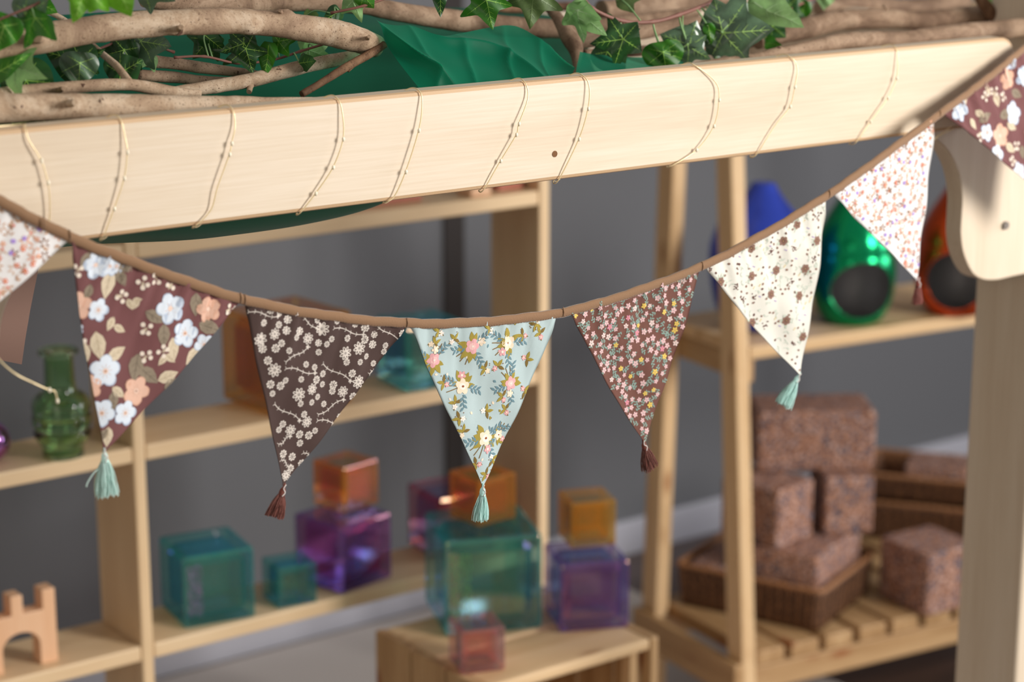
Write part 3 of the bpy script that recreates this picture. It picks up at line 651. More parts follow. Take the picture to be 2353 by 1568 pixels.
# ------------------------------------------------------------------ shelving unit behind the play frame
YS = 2.5; DS = .125; XD = 1.2155; XR = 1.9
TS = .022
book = empty('shelving_unit', (XD, YS, 0)); bpy.context.view_layer.update()
tag(book, 'open light wooden shelving unit holding coloured cubes and a green vase', 'shelving unit')
for z in (.411, .697, .975):
    for k, (xa, xb) in enumerate(((.50, XD), (XD + .019, XR))):
        b = MB(); b.b2((xa, YS, z), (xb, YS + DS, z + TS)); part(b, 'shelf', birch[0], book, bevel=.003)
b = MB(); b.b2((.50, YS, .08), (XR, YS + DS, .102)); part(b, 'shelf', birch[0], book, bevel=.003)
for x, xe in ((XD + .0005, XD + .0185), (XR + .0005, XR + .02), (.48, .4995)):
    b = MB(); b.b2((x, YS - .001, .0095), (xe, YS + DS, 1.24)); part(b, 'side_panel' if x != XD + .0005 else 'divider', birch[2], book, bevel=.003)
for x in (1.60,):
    pass
zl = .411 + TS + .0004; zm = .697 + TS + .0004; zt = .975 + TS + .0004

# ------------------------------------------------------------------ coloured translucent cubes
def cube_mat(name, tint, sat, inner):
    """tinted clear acrylic panel with a shimmering colour-shifting film"""
    m, nt, p = mat(name); out = nt.nodes['Material Output']
    tr = N(nt, 'ShaderNodeBsdfTransparent'); tr.inputs[0].default_value = tuple(tint) + (1,)
    tl = N(nt, 'ShaderNodeBsdfTranslucent'); tl.inputs[0].default_value = sat + (1,)
    df = N(nt, 'ShaderNodeBsdfDiffuse'); df.inputs[0].default_value = sat + (1,)
    a0 = N(nt, 'ShaderNodeMixShader', i_Fac=.5); nt.links.new(df.outputs[0], a0.inputs[1]); nt.links.new(tl.outputs[0], a0.inputs[2])
    a1 = N(nt, 'ShaderNodeMixShader', i_Fac=inner[0]); nt.links.new(tr.outputs[0], a1.inputs[1]); nt.links.new(a0.outputs[0], a1.inputs[2])
    gl = N(nt, 'ShaderNodeBsdfGlossy'); gl.inputs['Roughness'].default_value = .04
    lw = N(nt, 'ShaderNodeLayerWeight', i_Blend=.4); r = ramp(nt, [(.0, (255, 236, 150)), (.3, (255, 150, 220)), (.55, (150, 220, 255)), (.85, (235, 235, 255))]); nt.links.new(lw.outputs['Facing'], r.inputs[0]); nt.links.new(r.outputs[0], gl.inputs[0])
    mr = N(nt, 'ShaderNodeMapRange'); mr.inputs['To Min'].default_value = inner[1]; mr.inputs['To Max'].default_value = inner[2]; nt.links.new(lw.outputs['Fresnel'], mr.inputs[0])
    a2 = N(nt, 'ShaderNodeMixShader'); nt.links.new(mr.outputs[0], a2.inputs[0]); nt.links.new(a1.outputs[0], a2.inputs[1]); nt.links.new(gl.outputs[0], a2.inputs[2]); nt.links.new(a2.outputs[0], out.inputs['Surface'])
    return m
def cube_mats(nm, tint, sat, df=.13):
    deep = tuple(x ** 2.5 for x in tint)
    return [cube_mat(nm + '_panel', tint, sat, (df, .05, .6)), cube_mat(nm + '_edge', deep, sat, (.35, .06, .5)), cube_mat(nm + '_inner', tint, sat, (.05, .22, .8))]
TEAL = cube_mats('teal', (.77, .95, .93), (.05, .55, .50)); ORA = cube_mats('orange', (1.0, .88, .62), (1.0, .55, .10), .22); PUR = cube_mats('purple', (.88, .83, .94), (.30, .16, .52))
PLU = cube_mats('plum', (.88, .72, .76), (.45, .10, .14)); PIN = cube_mats('pink', (.98, .86, .85), (.85, .40, .36))
def acrylic_cube(px, py, z, s, th, mt, label, az_adj=0, sparkle=None):
    """th = how far the front face turns from facing the camera (left side shows)"""
    q = aZ(px, py, z); az = math.atan2(q.y - CP.y, q.x - CP.x)     # view azimuth there
    # front-face normal points back to the camera, turned to the right by th
    na = az + math.pi + math.radians(th)
    n = Vector((math.cos(na), math.sin(na), 0)); t = Vector((-n.y, n.x, 0))   # t: along the front face, to the right
    if t.dot(RT) < 0: t = -t
    o = empty('acrylic_cube', (q.x, q.y, z)); c = q + t * s / 2 - n * s / 2; bpy.context.view_layer.update()
    M = Matrix((t, -n, Vector((0, 0, 1)))).transposed()
    ch = s * .045
    b = MB(); bmm = bmesh.new(); bmesh.ops.create_cube(bmm, size=1)
    for v in bmm.verts: v.co = v.co * s
    bmesh.ops.bevel(bmm, geom=list(bmm.edges) + list(bmm.verts), offset=ch, segments=2, profile=.5, affect='EDGES')
    vs = [Vector((c.x, c.y, z + s / 2)) + M @ v.co for v in bmm.verts]; n0 = b.add(vs)
    for f in bmm.faces: b.face([n0 + v.index for v in f.verts], 0 if f.calc_area() > (s * .6) ** 2 else 1)
    # inner hollow
    bm2 = bmesh.new(); bmesh.ops.create_cube(bm2, size=1)
    wl = max(.006, s * .07)
    for v in bm2.verts: v.co = v.co * (s - 2 * wl)
    bmesh.ops.bevel(bm2, geom=list(bm2.edges), offset=ch * 2.2, segments=1, affect='EDGES')
    n0 = b.add([Vector((c.x, c.y, z + s / 2)) + M @ v.co for v in bm2.verts])
    for f in bm2.faces: b.face([n0 + v.index for v in f.verts][::-1], 2 if f.calc_area() > (s * .4) ** 2 else 1)
    bmm.free(); bm2.free()
    me = bpy.data.meshes.new('acrylic_cube'); me.from_pydata(b.v, [], b.f); [me.materials.append(x_) for x_ in mt]; me.polygons.foreach_set('material_index', b.m); me.update()
    e = bpy.data.objects.new('acrylic_cube', me); COL.objects.link(e)
    bpy.data.objects.remove(o)
    e.name = 'acrylic_cube'
    for v in me.vertices: v.co = v.co - q
    e.location = q
    if sparkle:
        side, cc = sparkle; sp = MB(); RR = random.Random(5); m3, nt3, p3 = mat('glitter_%d' % cc[0]); p3.inputs['Base Color'].default_value = lin(cc); p3.inputs['Metallic'].default_value = .8; p3.inputs['Roughness'].default_value = .35
        h = s * .36
        for i in range(520):
            u_, v_ = RR.uniform(.03, .24) * s, RR.uniform(-h, h); r_ = s * .008
            k = Vector((-s * .5 + wl * .5 + u_, -s / 2 + wl * .55, v_)); a = RR.uniform(0, 6); pts = []
            for w_ in range(4): pts.append(Vector((s * 0, 0, s / 2)) + M @ (k + Vector((math.cos(a + w_ * 1.57) * r_, RR.uniform(-.0004, .0004), math.sin(a + w_ * 1.57) * r_))) + (c - q) * 1)
            pts = [Vector((p_.x, p_.y, p_.z)) for p_ in pts]; sp.poly(pts, 0)
        g = sp.build('glitter', m3); g.parent = e; g['label'] = 'speckled glitter in the cube wall'
    tag(e, label, 'cube', 'translucent coloured cubes'); return e
acrylic_cube(425, 1448, zl, .106, 18, TEAL, 'teal translucent cube at the left end of the lower shelf beside the divider', sparkle=(0, (210, 130, 190)))
acrylic_cube(640, 1401, zl, .061, 22, TEAL, 'small teal translucent cube between the larger teal and the purple cube on the lower shelf')
acrylic_cube(785, 1368, zl, .103, 42, PUR, 'purple translucent cube on the lower shelf under an orange one')
acrylic_cube(792, 1181, zl + .1035, .070, 42, ORA, 'orange translucent cube stacked on the purple cube of the lower shelf')
acrylic_cube(636, 962, zm, .136, 35, ORA, 'large orange translucent cube on the middle shelf')
acrylic_cube(935, 904, zm, .098, 28, TEAL, 'teal translucent cube on the middle shelf, right of the large orange one')
acrylic_cube(1010, 1292, zl, .100, 30, PLU, 'dark plum translucent cube on the lower shelf, behind the big teal cube')

# ------------------------------------------------------------------ wooden crate with cubes on it
zc = .410
cr = empty('wooden_crate', (1.54, 2.15, 0)); bpy.context.view_layer.update()
tag(cr, 'upturned pine crate with slatted top holding translucent cubes in front of the shelves', 'crate')
xa, xb, ya, yb = 1.538, 1.851, 2.150, 2.409
for y0_, y1_ in ((ya, 2.268), (2.276, yb)):
    b = MB(); b.b2((xa + .0152, y0_ + .001, zc - .018), (xb - .0152, y1_ - .001, zc - .001)); part(b, 'top_slat', pineL[0], cr, bevel=.004)
for x0_, x1_ in ((xa, xa + .015), (xb - .015, xb)):
    for y0_, y1_ in ((ya, 2.231), (2.237, 2.316), (2.322, yb)):
        b = MB(); b.b2((x0_, y0_, .0095), (x1_, y1_, zc)); part(b, 'end_board', pine[2], cr, bevel=.003)
for k, z in enumerate((.0095,)):
    b = MB(); b.b2((xa + .0152, ya + .001, z), (xb - .0152, yb - .001, z + .015)); part(b, 'bottom_board', pine[0], cr, bevel=.003)
for i in range(4):
    x0_ = xa + .0165 + i * .0735; b = MB(); b.b2((x0_, yb - .0125, .0247), (x0_ + .066, yb - .001, zc - .0185)); part(b, 'back_slat', pine[2], cr, bevel=.002)
for x0_ in (xa + .0155, xb - .0355):
    for y0_ in (ya + .02, ):
        b = MB(); b.b2((x0_, y0_, .0248), (x0_ + .02, y0_ + .02, zc - .0185)); part(b, 'corner_batten', pineL[2], cr, bevel=.002)
zc2 = zc + .0003
acrylic_cube(1023, 1466, zc2, .143, 12, TEAL, 'largest teal translucent cube, standing on the crate', sparkle=(0, (180, 220, 140)))
acrylic_cube(1101, 1213, zc2 + .1435, .0695, 39, ORA, 'orange translucent cube on top of the largest teal cube')
acrylic_cube(1287, 1456, zc2, .102, 14, PUR, 'purple translucent cube on the right end of the crate')
acrylic_cube(1312, 1262, zc2 + .1025, .0685, 17, ORA, 'orange translucent cube on top of the purple cube on the crate')
acrylic_cube(1060, 1553, zc2, .0627, 16, PIN, 'small pink translucent cube at the front left corner of the crate')

# ------------------------------------------------------------------ things on the shelves
def glassm(name, c, rough=.03):
    m, nt, p = mat(name); p.inputs['Base Color'].default_value = lin(c); p.inputs['Roughness'].default_value = rough; p.inputs['Transmission Weight'].default_value = 1; p.inputs['IOR'].default_value = 1.45; return m
q = aZ(155, 1052, zm); q.y += .012; k = 1 / ppm(q)
prof = [(0, 0), (42, 0), (47, 6), (47, 22), (56, 36), (62, 46), (64, 60), (60, 66), (66, 78), (67, 95), (63, 101), (66, 112), (66, 124), (61, 138), (48, 150), (37, 157), (33, 232), (36, 238), (45, 243), (46, 250), (42, 253), (34, 250), (30, 240), (30, 162), (44, 145), (58, 118), (60, 60), (44, 26), (40, 8), (0, 7)]
PR = crom([Vector((a, b_, 0)) for a, b_ in prof], 3)
b = MB(); b.lathe([(max(0.00001, p_.x) * k, max(0, p_.y) * k) for p_ in PR], (0, 0, 0), 48, 0, lambda q_, r_, z_, a_: q_ + Vector((math.cos(a_), math.sin(a_), 0)) * (.0006 * math.sin(a_ * 26) if .03 < z_ < .085 and r_ > .028 else 0))
o = b.build('vase', glassm('green_glass', (204, 238, 194))); o.location = q
tag(o, 'green glass bottle vase with ribbed body on the middle shelf', 'vase')
q = aZ(-24, 1062, zm); b = MB(); r_ = .0285
b.lathe([(max(1e-5, r_ * math.sin(t * math.pi / 24)), r_ - r_ * math.cos(t * math.pi / 24)) for t in range(25)], (0, 0, 0), 36)
o = b.build('ball', plain('purple_mirror', (176, 120, 190), .12, 1)); o.location = q; tag(o, 'shiny purple ball at the left edge of the middle shelf', 'ball')
# castle arch block
Yc = 2.522
def cpt(x, y): p_ = aY(x, y, Yc); return p_
A = aY(135, 1530, Yc)
zb = zl; 
def X(px): return aY(px, 1450, Yc).x
def Z(px, py): return aY(px, py, Yc).z
xr = X(131); xm2 = X(101); xm1r = X(56); xm1l = X(28); xal = X(4); xar = X(91); cx = (xal + xar) / 2; xl0 = cx - (xr - cx)
zt1 = Z(115, 1353); zbd = Z(100, 1401)
rad_ = (xar - xal) / 2; zsp = Z(91, 1480)
pts = [(xr, zb), (xr, zt1), (xm2, zt1), (xm2, zbd), (xm1r, zbd), (xm1r, zt1), (xm1l, zt1), (xm1l, zbd), (2 * cx - xm2, zbd), (2 * cx - xm2, zt1), (xl0, zt1), (xl0, zb), (xal, zb)]
pts += [(cx - rad_ * math.cos(a), zsp + rad_ * .8 * math.sin(a)) for a in [math.pi * i / 16 for i in range(17)]] + [(xar, zb)]
b = MB(); b.prism([(x - A.x, 0, z - zb) for x, z in pts], (0, .026, 0)); o = b.build('castle_block', beech, bevel=.0015); o.location = (A.x, Yc, zb)
tag(o, 'beech wooden castle arch block with battlements on the lower shelf', 'toy block')
# wooden pieces on the top shelf, mostly behind the beam
def box_thing(name, x0_, x1_, y0_, y1_, z0_, h_, mt, label, cat, bev=.003):
    b = MB(); b.box((0, 0, h_ / 2), (x1_ - x0_, y1_ - y0_, h_)); o = b.build(name, mt, bevel=bev); o.location = ((x0_ + x1_) / 2, (y0_ + y1_) / 2, z0_); tag(o, label, cat); return o
g = aY(1085, 455, 2.505); g2 = aY(1132, 450, 2.505)
box_thing('toy_block', g.x, g2.x, 2.508, 2.548, zt, .045, beech, 'pale peach wooden block on the top shelf near its right end', 'toy block')
g = aY(770, 480, 2.53); g2 = aY(975, 460, 2.53)
box_thing('toy_block', g.x, g2.x, 2.535, 2.575, zt, .03, redwood, 'long reddish wooden block lying on the top shelf', 'toy block')
g = aY(1170, 440, 2.53); g2 = aY(1232, 430, 2.53)
box_thing('toy_block', g.x - .02, XR - .004, 2.53, 2.58, zt, .05, redwood, 'reddish wooden block at the right end of the top shelf', 'toy block')

# ------------------------------------------------------------------ ladder shelf (turned a few degrees)
LA = math.radians(-6.8); LO = aY(1727, 1300, 2.43); LO = Vector((LO.x - .030, LO.y, 0))
lad = empty('ladder_shelf', LO, LA); bpy.context.view_layer.update(); tag(lad, 'pine ladder shelf with leaning legs, holding shiny pods and stone-patterned blocks', 'shelf')
LM = lad.matrix_world.copy(); LI = LM.inverted()
def lplane(px, py, yl):                     # hit a plane local y = yl
    n = LM.to_3x3() @ Vector((0, 1, 0)); p0 = LM @ Vector((0, yl, 0)); v = ray(px, py); return LI @ (CP + v * ((p0 - CP).dot(n) / v.dot(n)))
def lside(px, py, xl_):
    n = LM.to_3x3() @ Vector((1, 0, 0)); p0 = LM @ Vector((xl_, 0, 0)); v = ray(px, py); return LI @ (CP + v * ((p0 - CP).dot(n) / v.dot(n)))
def lpart(mb, name, mats, **k):
    o = mb.build(name, mats, None, **k); o.parent = lad; return o
LW = .95
# left legs from their outlines on the local side plane
def leg(xl_, ptop_f, pbot_f, wd, name='leg'):
    t = lside(*ptop_f, 0.0); bt = lside(*pbot_f, 0.0); dy = (bt.y - t.y) / (bt.z - t.z)
    yt = t.y + dy * (1.32 - t.z); yb_ = t.y + dy * (0 - t.z)
    b = MB(); b.prism([(xl_, yb_, 0), (xl_, yb_ + wd, 0), (xl_, yt + wd, 1.32), (xl_, yt, 1.32)], (.027, 0, 0)); lpart(b, name, pineL[2], bevel=.003)
    return yb_, yt, dy
f = leg(0, (1681, 400), (1701, 1300), .044); r2 = leg(0, (1546, 400), (1511, 1300), .046)
leg(LW - .027, (1681, 400), (1701, 1300), .044); leg(LW - .027, (1546, 400), (1511, 1300), .046)
print('LADDER', f, r2)
def fy(z): return f[0] + f[2] * z
def ry(z): return r2[0] + r2[2] * z
# middle shelf board
zsh = lplane(1717, 803, fy(.7)).z; zs2 = lplane(2236, 717, fy(.7)).z; ZM = (zsh + zs2) / 2; print('ZM', zsh, zs2)
b = MB(); b.b2((.0275, fy(ZM) - .002, ZM - .022), (LW - .0275, ry(ZM) + .046, ZM)); lpart(b, 'shelf', pineL[0], bevel=.003)
for xx in (-.014, LW + .0005):
    b = MB(); b.b2((xx, fy(ZM) - .002, ZM - .062), (xx + .0135, ry(ZM) + .05, ZM - .024)); 
    if xx < 0: b = MB(); b.b2((.0275, fy(ZM) + .004, ZM - .062), (.041, ry(ZM) + .045, ZM - .0225)); lpart(b, 'side_rail', pine[1], bevel=.002)
# lower slatted shelf; darker pine on front rail and slats imitates weaker light
za = lplane(1737, 1475, fy(.2)).z; zbb = lplane(2197, 1421, fy(.2)).z; ZR = (lplane(1746, 1535, fy(.2)).z + zbb) / 2; print('rail', za, zbb, ZR)
b = MB(); b.b2((.0275, fy(ZR) + .001, ZR - .045), (LW - .0275, fy(ZR) + .018, ZR)); lpart(b, 'front_rail', pine[0], bevel=.003)
b = MB(); b.b2((.0275, ry(ZR) + .02, ZR - .045), (LW - .0275, ry(ZR) + .037, ZR)); lpart(b, 'back_rail', pineL[0], bevel=.003)
for xx in (-.0165, LW + .0005):
    b = MB(); b.b2((xx, fy(ZR) - .001, ZR - .05), (xx + .016, ry(ZR) + .05, ZR + .012)); lpart(b, 'side_rail', pine[1], bevel=.003)
x = .030; n = 0; SW = .058; HS = .026
while x + SW < LW - .03:
    b = MB(); b.b2((x, fy(ZR) + .003, ZR + .0003), (x + SW, ry(ZR) + (.036 if x < .42 else .29), ZR + HS)); lpart(b, 'slat', pine[1], bevel=.003); x += SW + .0145
ZS = ZR + HS + .0004
for (z_, nm) in ((1.22, 'top_board'),):
    b = MB(); b.b2((.0275, fy(z_), z_ - .02), (LW - .0275, ry(z_) + .046, z_)); lpart(b, nm, pineL[0], bevel=.003)

# ------------------------------------------------------------------ shiny pods on the ladder shelf
def pod(px, py, wpx, prof, mt, name, label, opening=None, squash=1, tilt=0, inner=None):
    q = aZ(px, py, ZM + .0005); k = 1 / ppm(q); q = Vector((q.x, q.y, ZM + .0006))
    PR = crom([Vector((a, b_, 0)) for a, b_ in prof], 4); wall = 5
    outer = [(max(.3, p_.x), max(0, p_.y)) for p_ in PR]; inner_p = [(max(.2, a - wall), min(max(b_, 6), prof[-1][1] - 14)) for a, b_ in outer][::-1]
    b = MB(); b.lathe([(a * k, z * k) for a, z in outer], seg=72, mi=0); 
    o = b.build(name, [mt, inner or mt])
    if opening:
        b = MB(); b.lathe([(a * k, z * k) for a, z in inner_p], seg=72, mi=0)
        i_ = b.build('tmp_i', [inner or mt])
        od = aZ(px, py, 0) ; az, (cz, ax, bz) = opening
        dirv = Vector((math.cos(az), math.sin(az), 0)); sdv = Vector((-dirv.y, dirv.x, 0)); c0 = Vector((0, 0, cz * k))
        b = MB(); ring = [c0 + dirv * (.2 * prof_r(prof, cz) * k) + sdv * ax * k * math.cos(t) + Vector((0, 0, 1)) * bz * k * math.sin(t) for t in [2 * math.pi * j / 48 for j in range(48)]]
        b.prism(ring, dirv * .2); cut = b.build('tmp_c', [inner or mt])
        for tool in (i_, cut):
            md = o.modifiers.new('b', 'BOOLEAN'); md.operation = 'DIFFERENCE'; md.object = tool; md.solver = 'EXACT'
            try: md.material_mode = 'TRANSFER'
            except Exception: pass
            bpy.context.view_layer.update(); dg = bpy.context.evaluated_depsgraph_get(); me = bpy.data.meshes.new_from_object(o.evaluated_get(dg), depsgraph=dg); o.modifiers.clear(); o.data = me
        o.data.materials.clear(); o.data.materials.append(mt); o.data.materials.append(inner or mt)
        for p_ in o.data.polygons:
            c_ = p_.center; rr = math.hypot(c_.x, c_.y)
            er = prof_r(outer, c_.z / k) * k
            p_.material_index = 1 if rr < er - 3.5 * k and math.hypot(p_.normal.x, p_.normal.y) * 0 == 0 else 0
            p_.use_smooth = True
        for t_ in (i_, cut): bpy.data.objects.remove(t_)
    print('POD', name, LI @ q, wpx * k / 2)
    o.location = q; o.rotation_euler = (0, tilt, 0) if not isinstance(tilt, tuple) else tilt
    tag(o, label, 'ornament', 'shiny pod ornaments'); return o, k
def prof_r(prof, z):
    best = 0
    for (a, b_), (c, d) in zip(prof, prof[1:]):
        if min(b_, d) <= z <= max(b_, d) and abs(d - b_) > 1e-6: best = max(best, a + (c - a) * (z - b_) / (d - b_))
    return best
dark_mirror = plain('dark_mirror', (150, 148, 150), .45, .3)
gm = plain('green_metallic', (0, 150, 92), .18, .75); rm = plain('copper_red_metallic', (214, 82, 34), .2, .75); blm = plain('blue_metallic', (60, 84, 205), .2, .6)
DP = [(0, 0), (52, 0), (70, 10), (88, 45), (97, 95), (96, 135), (92, 160), (89, 166), (89, 171), (84, 200), (66, 240), (42, 280), (22, 315), (9, 338), (0, 346)]
camaz = math.atan2(-2.5, -2.6)
pod(1956, 737, 190, DP, gm, 'green_pod', 'shiny green teardrop pod with an oval opening on the ladder shelf', (camaz + .30, (88, 72, 66)), inner=dark_mirror)
DP2 = [(a * 1.02, z * .98) for a, z in DP]
pod(2196, 716, 180, DP2, rm, 'red_pod', 'shiny copper red teardrop pod with an oval opening, beside the right post', (camaz - .10, (88, 66, 68)), inner=dark_mirror)
BPf = [(0, 0), (52, 0), (74, 12), (98, 60), (112, 130), (116, 190), (106, 236), (90, 272), (62, 304), (38, 336), (27, 356), (23, 359), (0, 359)]
BPf = [(a, z_ * .935) for a, z_ in BPf]
pod(1736, 752, 200, BPf, blm, 'blue_pod', 'shiny blue teardrop pod with a flat tip, behind the front leg of the ladder shelf', None, tilt=(0, .04, 0))

# ------------------------------------------------------------------ baskets and stone-patterned blocks
def granite(name, c1, c2, c3, c4):
    m, nt, p = mat(name); tc = N(nt, 'ShaderNodeTexCoord')
    mp = N(nt, 'ShaderNodeMapping'); mp.inputs['Rotation'].default_value = (.5, .4, .3); nt.links.new(tc.outputs['Object'], mp.inputs[0])
    v1 = N(nt, 'ShaderNodeTexNoise', i_Scale=170, i_Detail=3, i_Roughness=.6); nt.links.new(mp.outputs[0], v1.inputs[0])
    r = ramp(nt, [(.32, c1), (.44, c2), (.54, c3), (.66, c4)]); nt.links.new(v1.outputs['Fac'], r.inputs[0])
    v2 = N(nt, 'ShaderNodeTexNoise', i_Scale=120, i_Detail=2); nt.links.new(tc.outputs['Object'], v2.inputs[0]); r2 = ramp(nt, [(.55, (0, 0, 0)), (.60, (255, 255, 255))]); nt.links.new(v2.outputs['Fac'], r2.inputs[0])
    mx = N(nt, 'ShaderNodeMix', data_type='RGBA'); nt.links.new(r2.outputs[0], mx.inputs['Factor']); nt.links.new(r.outputs[0], mx.inputs[6]); mx.inputs[7].default_value = lin((84, 84, 98)); nt.links.new(mx.outputs[2], p.inputs['Base Color'])
    p.inputs['Roughness'].default_value = .7; b_ = N(nt, 'ShaderNodeBump', i_Strength=.4, i_Distance=.001); nt.links.new(v1.outputs['Fac'], b_.inputs['Height']); nt.links.new(b_.outputs[0], p.inputs['Normal']); return m
gr = granite('granite_pattern', (70, 46, 36), (128, 84, 62), (172, 124, 98), (206, 180, 172))
m, nt, p = mat('wicker'); tc = N(nt, 'ShaderNodeTexCoord'); nz = N(nt, 'ShaderNodeTexNoise', i_Scale=140, i_Detail=3); nt.links.new(tc.outputs['Object'], nz.inputs[0]); r = ramp(nt, [(.35, (74, 46, 28)), (.65, (138, 94, 60))]); nt.links.new(nz.outputs[0], r.inputs[0]); nt.links.new(r.outputs[0], p.inputs['Base Color']); p.inputs['Roughness'].default_value = .6; wick = m
wick2 = plain('wicker_dark', (66, 42, 26), .6)
rimm = plain('wicker_rim', (160, 112, 74), .6)
def quad_from(px_pts, z): return [aZ(x, y, z) for x, y in px_pts]
def basket(c, ang, L, Wd, H, z, label):
    o = empty('wicker_basket', (c.x, c.y, z), ang); tag(o, label, 'basket', 'wicker baskets')
    b = MB(); n = 0
    def ringp(h, grow): 
        pts = []; l, w_ = L / 2 + grow, Wd / 2 + grow; rr = .012
        for (sx, sy, a0) in ((1, 1, 0), (-1, 1, 1), (-1, -1, 2), (1, -1, 3)):
            for i in range(5): a = (a0 + i / 4) * math.pi / 2; pts.append(Vector((sx * (l - rr) + rr * math.cos(a), sy * (w_ - rr) + rr * math.sin(a), h)))
        return pts
    lev = 7; rows = []
    for i in range(lev): rows.append(b.add(ringp(.003 + (H - .003) * i / (lev - 1), -.006 + .006 * i / (lev - 1))))
    for i in range(lev): pass
    rin = [b.add(ringp(.006 + (H - .006) * i / (lev - 1), -.011 + .006 * i / (lev - 1))) for i in range(lev)]
    for i in range(lev - 1):
        for j in range(20): b.face((rows[i] + j, rows[i] + (j + 1) % 20, rows[i + 1] + (j + 1) % 20, rows[i + 1] + j)); b.face((rin[i] + j, rin[i + 1] + j, rin[i + 1] + (j + 1) % 20, rin[i] + (j + 1) % 20))
    b.face([rows[0] + j for j in range(20)][::-1]); b.face([rin[0] + j for j in range(20)])
    for j in range(20): b.face((rows[-1] + j, rows[-1] + (j + 1) % 20, rin[-1] + (j + 1) % 20, rin[-1] + j))
    # upright wicker strands
    base = ringp(.0035, -.0065); top = ringp(H, -.0005)
    per = []
    for j in range(20):
        a, a2, t0, t1 = base[j], base[(j + 1) % 20], top[j], top[(j + 1) % 20]; k = max(1, int((a2 - a).length / .0085))
        for i in range(k): per.append((a.lerp(a2, i / k), t0.lerp(t1, i / k)))
    for i, (a, t) in enumerate(per):
        pts = [a.lerp(t, s_ / 6) + (Vector((a.x, a.y, 0)).normalized() * (.0012 if (s_ + i) % 2 else -.0002)) for s_ in range(7)]; b.tube(pts, .0034, 6, i % 2)
    ob = b.build('basket_wall', [wick, wick2]); ob.parent = o
    rp = ringp(H + .002, .001); b = MB(); dense = []
    for j in range(20):
        k = max(1, int((rp[(j + 1) % 20] - rp[j]).length / .004))
        for i in range(k): dense.append(rp[j].lerp(rp[(j + 1) % 20], i / k))
    dense.append(dense[0])
    for ph in (0, math.pi):
        b.tube([d_ + Vector((0, 0, 1)) * .0022 * math.sin(i * .9 + ph) + Vector((d_.x, d_.y, 0)).normalized() * .0022 * math.cos(i * .9 + ph) for i, d_ in enumerate(dense)], .0030, 6)
    rb = b.build('rim', rimm); rb.parent = o
    return o
def block(c, ang, L, Wd, H, z, label, bev=.007):
    b = MB(); b.box((0, 0, H / 2), (L, Wd, H)); o = b.build('stone_block', gr, bevel=bev, seg=3); o.location = (c.x, c.y, z); o.rotation_euler = (0, 0, ang); tag(o, label, 'block', 'stone-patterned blocks'); return o
zr = ZS + .076
fc = aZ(1886, 1362, zr); lf = aZ(1556, 1296, zr); rt = aZ(2018, 1270, zr)
e1 = lf - fc; e2 = rt - fc; print('basket', e1.length, e2.length, math.degrees(math.atan2(e1.y, e1.x)), math.degrees(math.atan2(e2.y, e2.x)))
e1n = e1.normalized(); e2p = Vector((-e1n.y, e1n.x, 0)); 
if e2p.dot(e2) < 0: e2p = -e2p
L1, L2 = e1.length, e2.dot(e2p); cB = fc + e1 / 2 + e2p * L2 / 2
angB = math.atan2(e1n.y, e1n.x)
basket(cB, angB, L1, L2, .074, ZS, 'front wicker basket on the slatted shelf under the block tower')
# frame of directions in the basket
z0b = ZS + .0065
def bp(px, py, z): return aZ(px, py, z)
def put_block(fcx, fcy, z, ang, L, Wd, H, label):
    """front bottom corner at the pixel; L runs along ang, Wd along ang2"""
    q = aZ(fcx, fcy, z); u_ = Vector((math.cos(ang), math.sin(ang), 0)); v_ = Vector((-u_.y, u_.x, 0))
    if v_.y < 0: v_ = -v_
    c = q + u_ * L / 2 + v_ * Wd / 2; return block(c, ang, L, Wd, H, z, label)
def measure_(a, b_, z): d_ = aZ(*b_, z) - aZ(*a, z); return d_.length, math.degrees(math.atan2(d_.y, d_.x))

def ublock(q, ang, L, Wd, H, z, label):
    u_ = Vector((math.cos(ang), math.sin(ang), 0)); v_ = Vector((-u_.y, u_.x, 0))
    if v_.y < 0: v_ = -v_
    return block(Vector((q.x, q.y, 0)) + u_ * L / 2 + v_ * Wd / 2, ang, L, Wd, H, z, label)
ae2 = math.atan2(e2p.y, e2p.x)
HSB = .122; zs_ = z0b + HSB + .0004; HM = .106
ublock(fc + e1n * .0135 + e2p * .0135, ae2, .195, .130, HSB, z0b, 'stone-patterned slab lying in the front basket at the bottom of the tower')
ublock(fc + e1n * .149 + e2p * .0135, ae2, .115, .105, .074, z0b, 'stone-patterned block in the left end of the front basket, behind the leg')
q = aZ(1786, 1266, zs_); ublock(q, math.radians(10), .104, .125, HM - .0005, zs_, 'paler stone-patterned cube on the left of the slab under the wide brick')
q = aZ(1893, 1233, zs_); ublock(q, math.radians(-26), .090, .092, HM, zs_, 'stone-patterned block standing right of the pale cube under the wide brick')
q = aZ(1739, 1087, zs_ + HM + .0004); ublock(q, math.radians(-34), .207, .120, .110, zs_ + HM + .0004, 'wide stone-patterned brick on top of the block tower')
q = aZ(2128, 1421, ZS); ublock(q, math.radians(-4), .12, .125, .114, ZS, 'stone-patterned block standing alone on the slats beside the right post')
zr2 = ZS + .077
f2 = aZ(2300, 1180, zr2); l2 = aZ(1990, 1150, zr2); e = (l2 - f2); en = e.normalized(); ep = Vector((en.y, -en.x, 0))
if ep.y < 0: ep = -ep
cb = f2 + en * .06 + en * (e.length - .06) / 2 + ep * .085
f2 = f2
basket(cb, math.atan2(en.y, en.x), e.length - .04, .165, .072, ZS, 'lower of two stacked wicker baskets at the back of the slatted shelf')
basket(cb, math.atan2(en.y, en.x), e.length - .04, .165, .045, ZS + .0815, 'upper of two stacked wicker baskets at the back of the slatted shelf')
block(cb + ep * -.01 - en * .03, math.atan2(en.y, en.x), .12, .1, .058, ZS + .0885, 'stone-patterned block inside the upper stacked basket')
